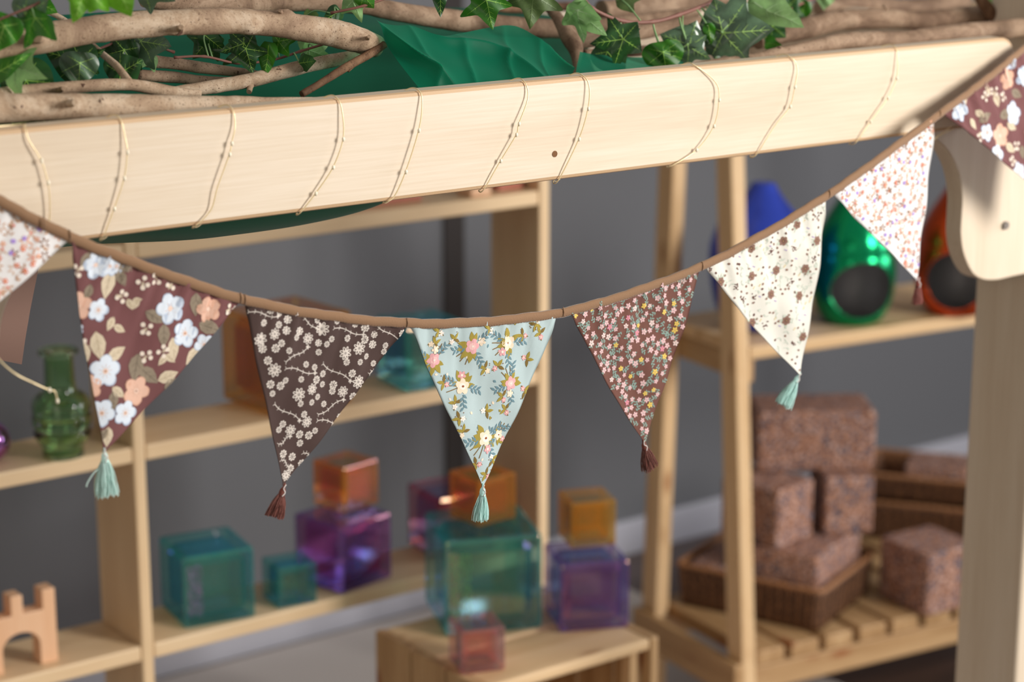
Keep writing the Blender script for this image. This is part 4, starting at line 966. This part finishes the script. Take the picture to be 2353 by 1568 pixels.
print('b2', e.length, math.degrees(math.atan2(en.y, en.x)), LI @ f2, LI @ l2)

# ------------------------------------------------------------------ branches on top of the frame
def branch(pts, Y, rpx, mt, label, knots=(), stubs=(), nm='branch', sides=16, parent=None, seed=0):
    """pts: pixels; Y: depth or list of depths; rpx: radius in pixels (list)"""
    n = len(pts); Ys = Y if hasattr(Y, '__len__') else [Y] * n; rp = rpx if hasattr(rpx, '__len__') else [rpx] * n
    P3 = [aY(p_[0], p_[1], y_) for p_, y_ in zip(pts, Ys)]; r3 = [r_ / ppm(q_) for r_, q_ in zip(rp, P3)]
    C_ = crom(P3, 12); R_ = [v.x for v in crom([Vector((r_, 0, 0)) for r_ in r3], 12)]
    def fn(p_, dd, r_, i, j):
        q_ = p_ + dd * r_; nz = noise.noise(q_ * 38 + Vector((seed, 0, 0))) * .10 + noise.noise(q_ * 120) * .05
        for (kx, ks, kw) in kn:
            d_ = (q_ - kx).length; nz += ks * math.exp(-(d_ / kw) ** 2)
        return q_ + dd * r_ * nz
    kn = []
    for (kx, ky) in knots:
        best = min(range(len(C_)), key=lambda i: (C_[i] - aY(kx, ky, C_[i].y)).length)
        c_ = C_[best]; sp = aY(kx, ky, c_.y); off = sp - c_; rr = R_[best]; tc_ = (CP - c_).normalized()
        off = off - tc_ * off.dot(tc_); l = min(off.length, rr * .9); surf = c_ + (off.normalized() * l if l > 1e-6 else Vector()) + tc_ * math.sqrt(max(1e-9, rr * rr - l * l)); kn.append((surf, .36, rr * .48))
    b = MB(); b.tube(C_, [max(r_, .0005) for r_ in R_], sides, 0, True, fn)
    for (sf, _, kw) in kn:
        d_ = None
        best = min(range(len(C_)), key=lambda i: (C_[i] - sf).length); nrm = (sf - C_[best]).normalized(); t1 = nrm.orthogonal().normalized(); t2 = nrm.cross(t1); rr = R_[best]
        r0 = rr * .30; cc_ = sf + nrm * rr * .25
        ring = [cc_ + (t1 * math.cos(a) + t2 * math.sin(a)) * r0 * (1 + .3 * math.sin(a * 3 + best)) for a in [i * math.pi / 6 for i in range(12)]]
        n0 = b.add(ring); cidx = b.add([cc_ + nrm * rr * .06])
        for i in range(12): b.face((n0 + i, n0 + (i + 1) % 12, cidx), 1, True)
    for st in stubs:        # (x0,y0,x1,y1,r0,r1, dY)
        p0 = aY(st[0], st[1], Ys[0] if len(st) < 8 else st[7]); p1 = aY(st[2], st[3], p0.y + st[6]); k_ = 1 / ppm(p0)
        b.tube([p0.lerp(p1, i / 5) for i in range(6)], [(st[4] + (st[5] - st[4]) * i / 5) * k_ for i in range(6)], 10, 0, True, lambda p_, dd, r_, i, j: p_ + dd * r_ * (1 + .25 * noise.noise((p_ + dd * r_) * 200)))
    o = b.build(nm, [mt, knotm], None); tag(o, label, 'branch', None)
    return o
branch([(-60, 118), (0, 108), (100, 88), (250, 63), (420, 50), (550, 50), (680, 62), (790, 82), (868, 108)], [1.70] * 9, [30, 31, 33, 32, 30, 29, 30, 32, 26], bark,
       'thick pale branch arching across the upper left, ending at the green cloth', knots=[(90, 88), (412, 70), (575, 66), (668, 40), (783, 74), (838, 92), (650, 30)], stubs=[(95, 90, 84, 84, 15, 12, -.034), (410, 70, 416, 62, 8, 6, -.028), (650, 36, 643, 24, 7, 4, -.01), (842, 92, 848, 84, 6, 4, -.028)], seed=1)
branch([(-60, 250), (0, 248), (120, 246), (240, 245), (380, 243), (520, 242), (640, 238), (780, 232)], [1.648] * 8, [38, 36, 32, 29, 25, 21, 15, 8], bark,
       'pale branch lying along the beam at the lower left', knots=[(38, 242), (165, 240), (232, 233)], stubs=[(150, 240, 172, 236, 12, 7, -.028)], seed=2)
branch([(-60, 232), (0, 218), (120, 204), (230, 196), (300, 195), (350, 203), (402, 212), (460, 214)], [1.70] * 8, [18, 17, 15, 14, 14, 15, 13, 8], bark,
       'slim pale branch just above the lower left branch, with a side twig', knots=[(190, 196), (140, 207)], stubs=[(132, 210, 146, 203, 8, 5, -.02)], seed=3)
branch([(296, 188), (268, 152), (235, 124), (200, 92), (150, 48), (108, 25)], [1.70, 1.72, 1.745, 1.77, 1.79, 1.80], [10, 9, 8, 7, 6.5, 6], bark, 'thin side twig rising from the slim branch behind the thick one', sides=10, seed=4, nm='twig')
branch([(400, 212), (470, 202), (560, 188), (640, 168), (720, 148), (800, 132), (870, 110)], [1.735] * 7, [13, 15, 17, 17, 16, 14, 10], bark, 'grey-brown branch rising to the right below the thick branch', knots=[(500, 205), (640, 160)], stubs=[(578, 190, 572, 212, 8, 6, -.01)], seed=5)
branch([(318, 138), (400, 146), (480, 158), (560, 168), (600, 172)], 1.79, [14, 14, 13, 11, 8], barkd, 'short brown branch under the ivy leaves at the left, upper of two', seed=6, knots=[(545, 166)])
branch([(316, 172), (400, 178), (470, 186), (540, 186)], 1.80, [13, 13, 12, 9], barkd, 'short brown branch under the ivy leaves at the left, lower of two', seed=7, knots=[(400, 178), (470, 186)])
branch([(884, 102), (850, 124), (800, 152), (748, 184), (693, 217)], [1.69, 1.688, 1.685, 1.68, 1.676], [9, 10, 10, 9, 8], barkr, 'broken reddish brown twig slanting down beside the green cloth', seed=8, nm='twig', sides=10, stubs=[(838, 130, 800, 165, 4, 2, -.005)])
branch([(330, -6), (420, 8), (560, 10), (700, 4), (820, 10), (900, 24), (1020, 44), (1130, 56), (1250, 66), (1330, 66), (1460, 50), (1600, 28)], 1.87, [22, 24, 24, 22, 22, 22, 24, 24, 22, 20, 16, 14], barkd,
       'long dark brown branch running behind the green cloth at the top', seed=9, knots=[(640, 5), (900, 20), (1180, 60)])
branch([(1256, 10), (1280, 40), (1306, 82), (1322, 112), (1324, 150), (1322, 186)], [1.80, 1.79, 1.765, 1.75, 1.735, 1.72], [12, 13, 20, 17, 8, 6], barkd, 'forked brown twig pointing down beside the right edge of the green cloth', seed=10, nm='twig')
branch([(1318, 100), (1380, 88), (1460, 78), (1540, 62), (1610, 52), (1700, 40)], 1.80, [16, 17, 17, 15, 14, 12], barkd, 'brown branch behind the ivy in the middle of the right half', seed=11)
branch([(1380, 26), (1460, 22), (1540, 10), (1620, -4), (1700, -12)], 1.95, [26, 27, 28, 26, 24], barkd, 'thick blurred branch at the top edge, right of centre', seed=12)
branch([(1340, 125), (1450, 118), (1560, 112), (1660, 108), (1760, 92)], 1.76, [12, 12, 12, 12, 11], barkd, 'slim brown branch low behind the ivy, right of centre', seed=13)
branch([(1740, 96), (1800, 78), (1862, 62), (1935, 46), (2044, 44), (2120, 48), (2189, 42), (2270, 34), (2330, 36)], 1.74, [18, 22, 25, 24, 22, 22, 24, 22, 18], barkd, 'thick brown branch at the upper right, above the one on the beam', seed=14, knots=[(1862, 62), (1960, 50), (2090, 44)], stubs=[(2030, 12, 2060, 44, 3, 3, .0)])
branch([(1500, 166), (1560, 158), (1640, 148), (1720, 138), (1800, 122), (1870, 108), (1935, 96), (2010, 92), (2080, 92), (2150, 82), (2225, 74), (2300, 68), (2400, 58)], 1.655, [4, 8, 12, 14, 16, 18, 20, 20, 21, 21, 22, 22, 22], barkd,
       'brown branch lying along the beam at the right', seed=15, knots=[(1790, 112), (2000, 84), (2095, 90), (1900, 100)])
branch([(1880, 16), (1980, 10), (2060, 14), (2140, 12), (2220, 4)], 1.98, [18, 17, 17, 17, 16], barkd, 'pale blurred branch at the top right, behind the others', seed=16)
branch([(2240, -20), (2262, 10), (2284, 36), (2310, 50)], 1.72, [10, 14, 16, 10], barkr, 'short dark knobbly branch at the top right corner', seed=17)
branch([(1100, 12), (1180, 20), (1250, 16), (1330, 14)], 2.0, [10, 11, 11, 10], barkr, 'thin reddish branch at the top edge behind the ivy', seed=18)

# ------------------------------------------------------------------ green voile
def voile_mat(name, base, tl_, tint, lo):
    m, nt, p = mat(name); out = nt.nodes['Material Output']
    p.inputs['Base Color'].default_value = lin(base); p.inputs['Roughness'].default_value = .5; p.inputs['Sheen Weight'].default_value = .08; p.inputs['Specular IOR Level'].default_value = .25
    tl = N(nt, 'ShaderNodeBsdfTranslucent'); tl.inputs[0].default_value = lin(tl_)
    x = N(nt, 'ShaderNodeMixShader', i_Fac=.35); nt.links.new(p.outputs[0], x.inputs[1]); nt.links.new(tl.outputs[0], x.inputs[2])
    tr = N(nt, 'ShaderNodeBsdfTransparent'); tr.inputs[0].default_value = lin(tint)
    lw = N(nt, 'ShaderNodeLayerWeight', i_Blend=.35); r_ = N(nt, 'ShaderNodeMapRange'); r_.inputs['From Min'].default_value = 0; r_.inputs['From Max'].default_value = 1; r_.inputs['To Min'].default_value = lo; r_.inputs['To Max'].default_value = .98
    nt.links.new(lw.outputs['Facing'], r_.inputs[0]); x2 = N(nt, 'ShaderNodeMixShader'); nt.links.new(r_.outputs[0], x2.inputs[0]); nt.links.new(tr.outputs[0], x2.inputs[1]); nt.links.new(x.outputs[0], x2.inputs[2])
    nt.links.new(x2.outputs[0], out.inputs['Surface']); return m
VM = voile_mat('green_voile', (0, 130, 96), (0, 176, 130), (120, 214, 184), .45)
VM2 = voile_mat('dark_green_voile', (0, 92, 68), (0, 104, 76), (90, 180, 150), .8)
def sheet(name, rows, label, amp=.004, fr_=60, nu=90, nv=40, seed=0, vm=None):
    """rows: list of rows; each a list of (px,py,Y) control points, loft with folds; slightly thick cloth"""
    RW = [crom([aY(*p_) for p_ in r_], 10) for r_ in rows]; n = min(len(r_) for r_ in RW)
    def samp(r_, t):
        x = t * (len(r_) - 1); i = min(int(x), len(r_) - 2); return r_[i].lerp(r_[i + 1], x - i)
    G = []
    for j in range(nu + 1):
        col = crom([samp(r_, j / nu) for r_ in RW], max(2, nv // (len(RW) - 1))); G.append(col)
    m_ = len(G[0]); b = MB(); base = []
    for lay in (0, 1):
        st = []
        for j in range(nu + 1):
            pts = []
            for i in range(m_):
                u_, v_ = j / nu, i / (m_ - 1)
                ph_ = u_ * fr_ * .16 - v_ * 2.4 + 1.0 * noise.noise(Vector((u_ * 1.8, v_ * 1.2, seed))); rg = 1 - abs(math.sin(ph_)); ph2 = u_ * fr_ * .31 + v_ * 1.6 + 1.0 * noise.noise(Vector((u_ * 2.5 + 9, v_ * 1.5, seed)))
                f_ = noise.noise(Vector((u_ * 4 + seed, v_ * 2.2, 1.3))) * 1.2 + 2.1 * rg * rg + .8 * (1 - abs(math.sin(ph2))) ** 3
                q_ = G[j][i] + Vector((0, -1, .4)) * amp * f_ * (.35 + .65 * math.sin(math.pi * min(1, max(0, v_)))) + Vector((0, .0002 * lay, 0)); pts.append(q_)
            st.append(b.add(pts))
        base.append(st)
    for lay in (0, 1):
        for j in range(nu):
            for i in range(m_ - 1):
                f_ = (base[lay][j] + i, base[lay][j] + i + 1, base[lay][j + 1] + i + 1, base[lay][j + 1] + i); b.face(f_ if lay == 0 else f_[::-1], 0, True)
        break
    o = b.build(name, vm or VM, None, fix=False); tag(o, label, 'cloth'); return o
# front swag
sheet('voile_cloth', [[(858, 50, 1.705), (905, 58, 1.70), (950, 62, 1.70), (1010, 84, 1.69), (1070, 74, 1.70), (1130, 62, 1.715), (1185, 60, 1.72), (1240, 92, 1.70), (1292, 140, 1.69)],
                      [(885, 92, 1.685), (930, 100, 1.67), (985, 118, 1.67), (1045, 120, 1.675), (1105, 112, 1.68), (1160, 112, 1.685), (1215, 128, 1.68), (1260, 150, 1.675), (1302, 160, 1.67)],
                      [(925, 150, 1.66), (975, 158, 1.65), (1025, 164, 1.652), (1080, 164, 1.655), (1135, 160, 1.66), (1185, 160, 1.66), (1230, 168, 1.656), (1268, 176, 1.652), (1306, 178, 1.648)],
                      [(975, 218, 1.632), (1010, 216, 1.632), (1060, 212, 1.632), (1110, 206, 1.632), (1160, 200, 1.632), (1205, 196, 1.632), (1245, 192, 1.632), (1280, 190, 1.632), (1312, 186, 1.632)]],
      'sheer green cloth draped in folds over the branches at the middle of the beam', amp=.0052, fr_=46, nu=120)
# roof sheet sagging inside the frame, its belly showing below the beam
rowsr = []
sheet('voile_cloth', [[(-120, 60, 2.06), (200, 30, 2.06), (500, 20, 2.06), (800, 20, 2.06), (1100, 20, 2.06), (1320, 40, 2.06)],
                      [(-120, 330, 1.98), (200, 250, 1.96), (500, 190, 1.96), (800, 130, 1.97), (1100, 95, 1.98), (1340, 70, 2.0)],
                      [(-100, 555, 1.86), (190, 530, 1.85), (500, 490, 1.85), (800, 420, 1.86), (1100, 300, 1.87), (1360, 150, 1.88)],
                      [(-40, 592, 1.74), (215, 552, 1.73), (520, 536, 1.73), (860, 474, 1.74), (1100, 330, 1.75), (1370, 170, 1.76)],
                      [(0, 480, 1.655), (240, 440, 1.65), (540, 400, 1.65), (860, 330, 1.65), (1120, 240, 1.65), (1380, 178, 1.65)],
                      [(0, 318, 1.633), (250, 288, 1.633), (540, 260, 1.633), (860, 232, 1.633), (1120, 208, 1.633), (1385, 182, 1.633)]],
      'sheer dark green cloth spread under the branches, sagging below the beam at the left', amp=.003, fr_=30, seed=4, vm=VM2)
sheet('voile_cloth', [[(1330, 120, 1.70), (1390, 128, 1.70), (1470, 132, 1.70), (1560, 128, 1.70)], [(1320, 190, 1.645), (1390, 186, 1.645), (1470, 178, 1.645), (1580, 168, 1.645)]],
      'end of green cloth tucked behind the beam under the ivy at right', amp=.002, fr_=14, seed=9, nu=30, nv=12)
# brown cloth flap behind the left bracket
m_, nt_, p_ = mat('brown_felt'); p_.inputs['Base Color'].default_value = lin((140, 110, 98)); p_.inputs['Roughness'].default_value = .9
b = MB(); outl = [(-90, 560), (92, 600), (84, 640), (70, 710), (58, 780), (50, 838), (0, 828), (-90, 812)]
b.prism([aY(x, y, 1.80) for i, (x, y) in enumerate(outl)], (0, .0015, 0)); tag(b.build('fabric_flap', m_), 'plain brown fabric flap hanging behind the left bracket', 'cloth')

# ------------------------------------------------------------------ ivy
def leafm(name, c, v, rough=.35, tr=.25, spec=.5):
    m, nt, p = mat(name); tc = N(nt, 'ShaderNodeTexCoord'); nz = N(nt, 'ShaderNodeTexNoise', i_Scale=60, i_Detail=3); nt.links.new(tc.outputs['Object'], nz.inputs[0])
    d1 = tuple(int(x * .8) for x in c); d2 = tuple(min(255, int(x * 1.15)) for x in c)
    r = ramp(nt, [(.35, d1), (.65, d2)]); nt.links.new(nz.outputs[0], r.inputs[0]); nt.links.new(r.outputs[0], p.inputs['Base Color']); p.inputs['Roughness'].default_value = rough; p.inputs['Specular IOR Level'].default_value = spec
    b_ = N(nt, 'ShaderNodeBump', i_Strength=.2, i_Distance=.0006); nt.links.new(nz.outputs[0], b_.inputs['Height']); nt.links.new(b_.outputs[0], p.inputs['Normal'])
    t = N(nt, 'ShaderNodeBsdfTranslucent'); t.inputs[0].default_value = lin(tuple(min(255, int(x * 1.2)) for x in c)); x = N(nt, 'ShaderNodeMixShader', i_Fac=tr); nt.links.new(p.outputs[0], x.inputs[1]); nt.links.new(t.outputs[0], x.inputs[2]); nt.links.new(x.outputs[0], nt.nodes['Material Output'].inputs['Surface'])
    return [m, plain(name + '_vein', v, .5)]
LM_ = {'dark': leafm('ivy_dark', (44, 84, 40), (146, 190, 84)), 'shiny': leafm('ivy_grey_green', (84, 112, 84), (160, 200, 112), .28, .2, .8), 'bright': leafm('ivy_bright', (66, 140, 30), (150, 196, 90), .4, .45),
       'mid': leafm('ivy_mid', (56, 116, 30), (130, 180, 70), .4, .35), 'pale': leafm('ivy_pale', (136, 176, 112), (166, 200, 146), .6, .35), 'olive': leafm('ivy_olive', (84, 106, 56), (106, 130, 76), .6, .3), 'lime': leafm('ivy_lime', (112, 176, 44), (160, 206, 96), .45, .5)}
edge_w = plain('ivy_edge', (190, 206, 180), .5)
SHAPES = {'five': [(0, -.16), (.16, -.34), (.42, -.38), (.50, -.16), (.52, .04), (.68, .20), (.78, .44), (.54, .46), (.36, .50), (.20, .74), (0, 1.0)],
          'three': [(0, -.16), (.22, -.26), (.44, -.12), (.58, .12), (.70, .36), (.42, .40), (.24, .46), (.14, .72), (0, 1.0)],
          'star': [(0, -.08), (.20, -.36), (.44, -.50), (.46, -.22), (.46, .0), (.66, .14), (.84, .36), (.56, .40), (.34, .44), (.18, .70), (0, 1.0)],
          'broad': [(0, -.25), (.2, -.42), (.48, -.34), (.62, -.08), (.60, .16), (.52, .36), (.40, .52), (.22, .72), (0, .95)],
          'spear': [(0, -.1), (.16, -.16), (.30, .0), (.34, .22), (.26, .46), (.14, .74), (0, 1.0)]}
def ivy_leaf(par, px, py, Y, size, rot, kind, shape='five', tx=0, ty=0, fold=.18, curl=.12, seed=0, wid=1.0, label=None):
    """px,py: leaf base (where the veins meet); size in pixels from base to tip; rot: direction of the tip in the picture, degrees from up, clockwise"""
    c = aY(px, py, Y); k = size / ppm(c); Rn = random.Random(seed + int(px * 7 + py))
    vd = (c - CP).normalized(); ex = RT; ey = ex.cross(vd); 
    B = Matrix((ex, ey, -vd)).transposed(); a = -math.radians(rot)
    Rm = B @ Matrix.Rotation(a, 3, 'Z') @ Matrix.Rotation(math.radians(tx), 3, 'X') @ Matrix.Rotation(math.radians(ty), 3, 'Y')
    hl = SHAPES[shape]; 
    # smooth half outline between points a little
    half = []
    P_ = crom([Vector((x, y, 0)) for x, y in hl], 4)
    half = [(p_.x * wid, p_.y) for p_ in P_]
    asy = Rn.uniform(.88, 1.12)
    def wrap(x, y):
        r2_ = x * x + y * y; return Rm @ (Vector((x, y, -fold * abs(x) - curl * r2_ * .9 + .05 * math.sin(x * 9 + y * 7 + seed))) * k) + c
    b = MB(); NL = 7
    for sd in (1, -1):
        sx = sd * (asy if sd > 0 else 2 - asy); strips = []
        for l in range(NL + 1):
            t = l / NL; strips.append(b.add([wrap(max(0, x) * sx * t, (y - .02) * (t * .999 + .001) if False else (y * t + (y * (1 - t)))) if False else wrap(max(0, x) * sx * t, y) for x, y in half]))
        for l in range(NL):
            for i in range(len(half) - 1):
                f_ = (strips[l] + i, strips[l] + i + 1, strips[l + 1] + i + 1, strips[l + 1] + i); b.face(f_ if sd > 0 else f_[::-1], 0, True)
    def vein(p0, p1, w0, w1):
        n_ = 6; dx, dy = p1[0] - p0[0], p1[1] - p0[1]; L = math.hypot(dx, dy); nx, ny = -dy / L, dx / L; ids = []
        for i in range(n_ + 1):
            t = i / n_; w_ = (w0 + (w1 - w0) * t) / 2; x, y = p0[0] + dx * t, p0[1] + dy * t
            for s_ in (1, -1): ids.append(b.add([wrap(x + nx * w_ * s_, y + ny * w_ * s_) + Rm @ Vector((0, 0, .00035))]))
        for i in range(n_): b.face((ids[2 * i], ids[2 * i + 2], ids[2 * i + 3], ids[2 * i + 1]), 1, True)
    vein((0, -.05), (0, .9), .030, .009)
    if shape != 'spear':
        tips = [(.56 * wid, .40), (.42 * wid, -.24)] if shape in ('five', 'broad') else ([(.70 * wid, .34), (.36 * wid, -.42)] if shape == 'star' else [(.60 * wid, .32), (.34 * wid, -.14)])
        for (x, y) in tips:
            for sd in (1, -1):
                vein((0, 0), (x * sd, y), .025, .008)
                for t in (.35, .55, .75):
                    q0 = (x * sd * t, y * t)
                    for s2 in (1, -1):
                        an = math.atan2(y, x * sd) + s2 * .8; vein(q0, (q0[0] + math.cos(an) * .12 * (1.1 - t), q0[1] + math.sin(an) * .12 * (1.1 - t)), .013, .005)
    for t in (.22, .38, .54, .7):
        for sd in (1, -1): vein((0, t), (sd * .18 * (1.15 - t) * wid, t + .12), .013, .005)
    o = b.build('leaf', LM_[kind], None, fix=False); o.parent = par; o.matrix_parent_inverse = par.matrix_world.inverted()
    return o
def vine(name, label, stem_pts, leaves, rad=3.0, Y=1.7, mt=None):
    c0 = aY(stem_pts[0][0], stem_pts[0][1], stem_pts[0][2] if len(stem_pts[0]) > 2 else Y); e_ = empty('ivy_vine', c0); bpy.context.view_layer.update(); tag(e_, label, 'ivy', 'artificial ivy vines')
    P_ = [aY(p_[0], p_[1], p_[2] if len(p_) > 2 else Y) for p_ in stem_pts]; C_ = crom(P_, 8); b = MB()
    b.tube(C_, [rad / ppm(q_) * (1 + .35 * (i % 8 == 0)) for i, q_ in enumerate(C_)], 8); part(b, 'stem', mt or stemm, e_)
    for i, lf_ in enumerate(leaves):
        px, py, Yl, size, rot, kind = lf_[:6]; kw = lf_[6] if len(lf_) > 6 else {}
        ivy_leaf(e_, px, py, Yl, size, rot, kind, seed=i, **kw)
        c_ = aY(px, py, Yl); q_ = min(C_, key=lambda v: (v - c_).length)
        if (q_ - c_).length < .09:
            b = MB(); mid = c_.lerp(q_, .5) + Vector((0, .004, .004)); b.tube(crom([c_ + Vector((0, .0008, 0)), mid, q_], 5), .0008, 6); part(b, 'leaf_stalk', stalk, e_)
    return e_
stemm = plain('vine_stem', (132, 88, 76), .6); stalk = plain('leaf_stalk', (140, 180, 120), .5)
vine('v', 'ivy vine with large blurred leaves in the top left corner', [(-40, 60, 1.66), (60, 20, 1.66), (180, -30, 1.66), (330, -30, 1.70)],
     [(82, 42, 1.655, 78, 205, 'mid', dict(shape='three', ty=35, wid=1.1)), (10, 60, 1.66, 70, 200, 'bright', dict(shape='broad')), (60, 30, 1.67, 70, 60, 'shiny', dict(shape='broad', tx=30)),
      (196, -25, 1.60, 85, 200, 'lime', dict(shape='three', wid=1.3, ty=-15)), (262, -42, 1.60, 90, 155, 'lime', dict(shape='five', wid=1.1)), (335, -22, 1.69, 74, 110, 'shiny', dict(shape='three', tx=20)), (80, 0, 1.75, 60, 120, 'bright', {})])
vine('v', 'ivy vine with dark veined leaves between the left branches', [(-30, 190, 1.74), (90, 120, 1.76), (200, 120, 1.77), (300, 90, 1.77), (400, 120, 1.78)],
     [(184, 145, 1.725, 62, 185, 'shiny', dict(shape='broad', wid=1.2)), (184, 140, 1.73, 88, 285, 'dark', dict(shape='broad')), (186, 145, 1.735, 66, 60, 'dark', dict(shape='three')), (30, 150, 1.695, 100, 112, 'pale', dict(shape='three', tx=40, wid=.9)), (-20, 175, 1.69, 110, 60, 'mid', dict(shape='spear', wid=.7)),
      (60, 185, 1.72, 100, 150, 'dark', dict(shape='broad')), (285, 115, 1.76, 70, 200, 'dark', dict(shape='five')), (325, 95, 1.755, 78, 100, 'shiny', dict(shape='five', tx=30)), (300, 100, 1.765, 60, 300, 'dark', {}), (275, 168, 1.74, 66, 60, 'dark', dict(shape='broad', wid=1.1)), (345, 130, 1.76, 46, 230, 'pale', dict(shape='three')),
      (110, 288, 1.70, 80, 265, 'dark', dict(shape='five')), (30, 285, 1.70, 70, 80, 'dark', dict(shape='broad'))], Y=1.75)
vine('v', 'ivy vine with curled dark leaves under the thick left branch', [(400, 132, 1.76), (470, 130, 1.755), (545, 145, 1.75), (625, 138, 1.745), (690, 118, 1.74), (755, 98, 1.73)],
     [(565, 112, 1.74, 62, 165, 'dark', dict(shape='star', wid=1.1)), (560, 100, 1.742, 60, 250, 'dark', dict(shape='three')), (618, 108, 1.73, 72, 190, 'mid', dict(shape='spear', ty=20)), (640, 95, 1.735, 50, 80, 'mid', dict(shape='three')),
      (720, 88, 1.78, 60, 200, 'pale', dict(shape='broad')), (710, 115, 1.775, 60, 110, 'pale', dict(shape='three')), (470, 80, 1.77, 70, 130, 'dark', dict(shape='spear')), (480, 90, 1.775, 60, 220, 'dark', dict(shape='five')), (690, 145, 1.73, 66, 82, 'dark', dict(shape='spear', tx=60))], Y=1.75)
vine('v', 'ivy vine with leaves hanging over the middle of the top edge', [(760, 30, 1.72), (840, 12, 1.70), (960, -25, 1.69), (1100, -25, 1.68), (1230, -30, 1.68)],
     [(1012, -22, 1.68, 62, 180, 'dark', dict(shape='spear', wid=.9)), (1118, 0, 1.672, 70, 168, 'mid', dict(shape='star', wid=1.05)), (1226, -12, 1.675, 80, 186, 'olive', dict(shape='star', wid=1.0)), (812, 0, 1.71, 56, 160, 'pale', dict(shape='three')), (835, -10, 1.70, 40, 140, 'mid', dict(shape='broad')), (780, 26, 1.73, 60, 240, 'dark', dict(shape='spear', tx=50)), (1195, -20, 1.69, 40, 120, 'bright', {}), (700, 40, 1.80, 60, 80, 'olive', dict(shape='spear', tx=60))], Y=1.7)
vine('v', 'ivy vine with knotty reddish stem and glossy leaves right of the green cloth', [(1330, -20, 1.70), (1362, 20, 1.69), (1430, 48, 1.685), (1500, 50, 1.68), (1560, 34, 1.68), (1637, 4, 1.69), (1700, -30, 1.70)],
     [(1328, 24, 1.68, 76, 172, 'pale', dict(shape='three', ty=30)), (1345, 40, 1.675, 66, 130, 'pale', dict(shape='spear')), (1338, 30, 1.685, 50, 250, 'pale', dict(shape='broad')),
      (1432, 90, 1.672, 78, 262, 'dark', dict(shape='star', wid=1.0)), (1432, 88, 1.674, 46, 60, 'dark', dict(shape='three')), (1395, 118, 1.70, 70, 140, 'dark', dict(shape='broad', tx=20)), (1430, 0, 1.72, 60, 80, 'olive', dict(shape='three', wid=.8)),
      (1524, 120, 1.665, 60, 170, 'mid', dict(shape='broad', wid=1.3)), (1520, 118, 1.667, 46, 90, 'mid', dict(shape='three')), (1580, 102, 1.675, 72, 290, 'shiny', dict(shape='broad')), (1580, 104, 1.677, 64, 20, 'shiny', dict(shape='broad')), (1584, 108, 1.673, 58, 120, 'shiny', dict(shape='three', wid=1.2)),
      (1662, 76, 1.66, 118, 86, 'shiny', dict(shape='five', wid=.95, tx=10)), (1660, 72, 1.662, 84, 345, 'shiny', dict(shape='broad', wid=1.1)), (1660, 80, 1.664, 64, 195, 'shiny', dict(shape='broad', wid=1.2)), (1664, 74, 1.668, 90, 38, 'shiny', dict(shape='broad')), (1628, 60, 1.668, 44, 170, 'bright', dict(shape='spear'))], rad=4.5, Y=1.69)
vine('v', 'ivy vine with a long pale pointed leaf at the upper right', [(1700, -20, 1.74), (1740, 10, 1.72), (1790, 30, 1.74), (1860, 0, 1.78), (1930, -20, 1.80)],
     [(1738, 8, 1.66, 124, 118, 'pale', dict(shape='spear', wid=1.1, ty=20)), (1775, 60, 1.70, 44, 130, 'dark', dict(shape='broad')), (1800, 30, 1.76, 60, 40, 'dark', dict(shape='five')), (1850, 10, 1.77, 60, 200, 'mid', dict(shape='spear')), (1820, -6, 1.78, 50, 170, 'mid', dict(shape='three')), (1760, 98, 1.70, 50, 100, 'mid', dict(shape='spear', tx=50)), (1900, -14, 1.79, 40, 190, 'pale', dict(shape='broad')), (1780, 0, 1.79, 70, 80, 'dark', {})], Y=1.74)
vine('v', 'ivy vine with blurred pale leaves in the top right corner', [(2270, -20, 1.76), (2310, 0, 1.75), (2370, 10, 1.74)],
     [(2300, 0, 1.75, 44, 160, 'pale', dict(shape='broad')), (2325, 10, 1.74, 50, 120, 'pale', dict(shape='three')), (2345, -10, 1.75, 50, 190, 'bright', dict(shape='five')), (2280, -10, 1.77, 40, 120, 'mid', {})], Y=1.75)
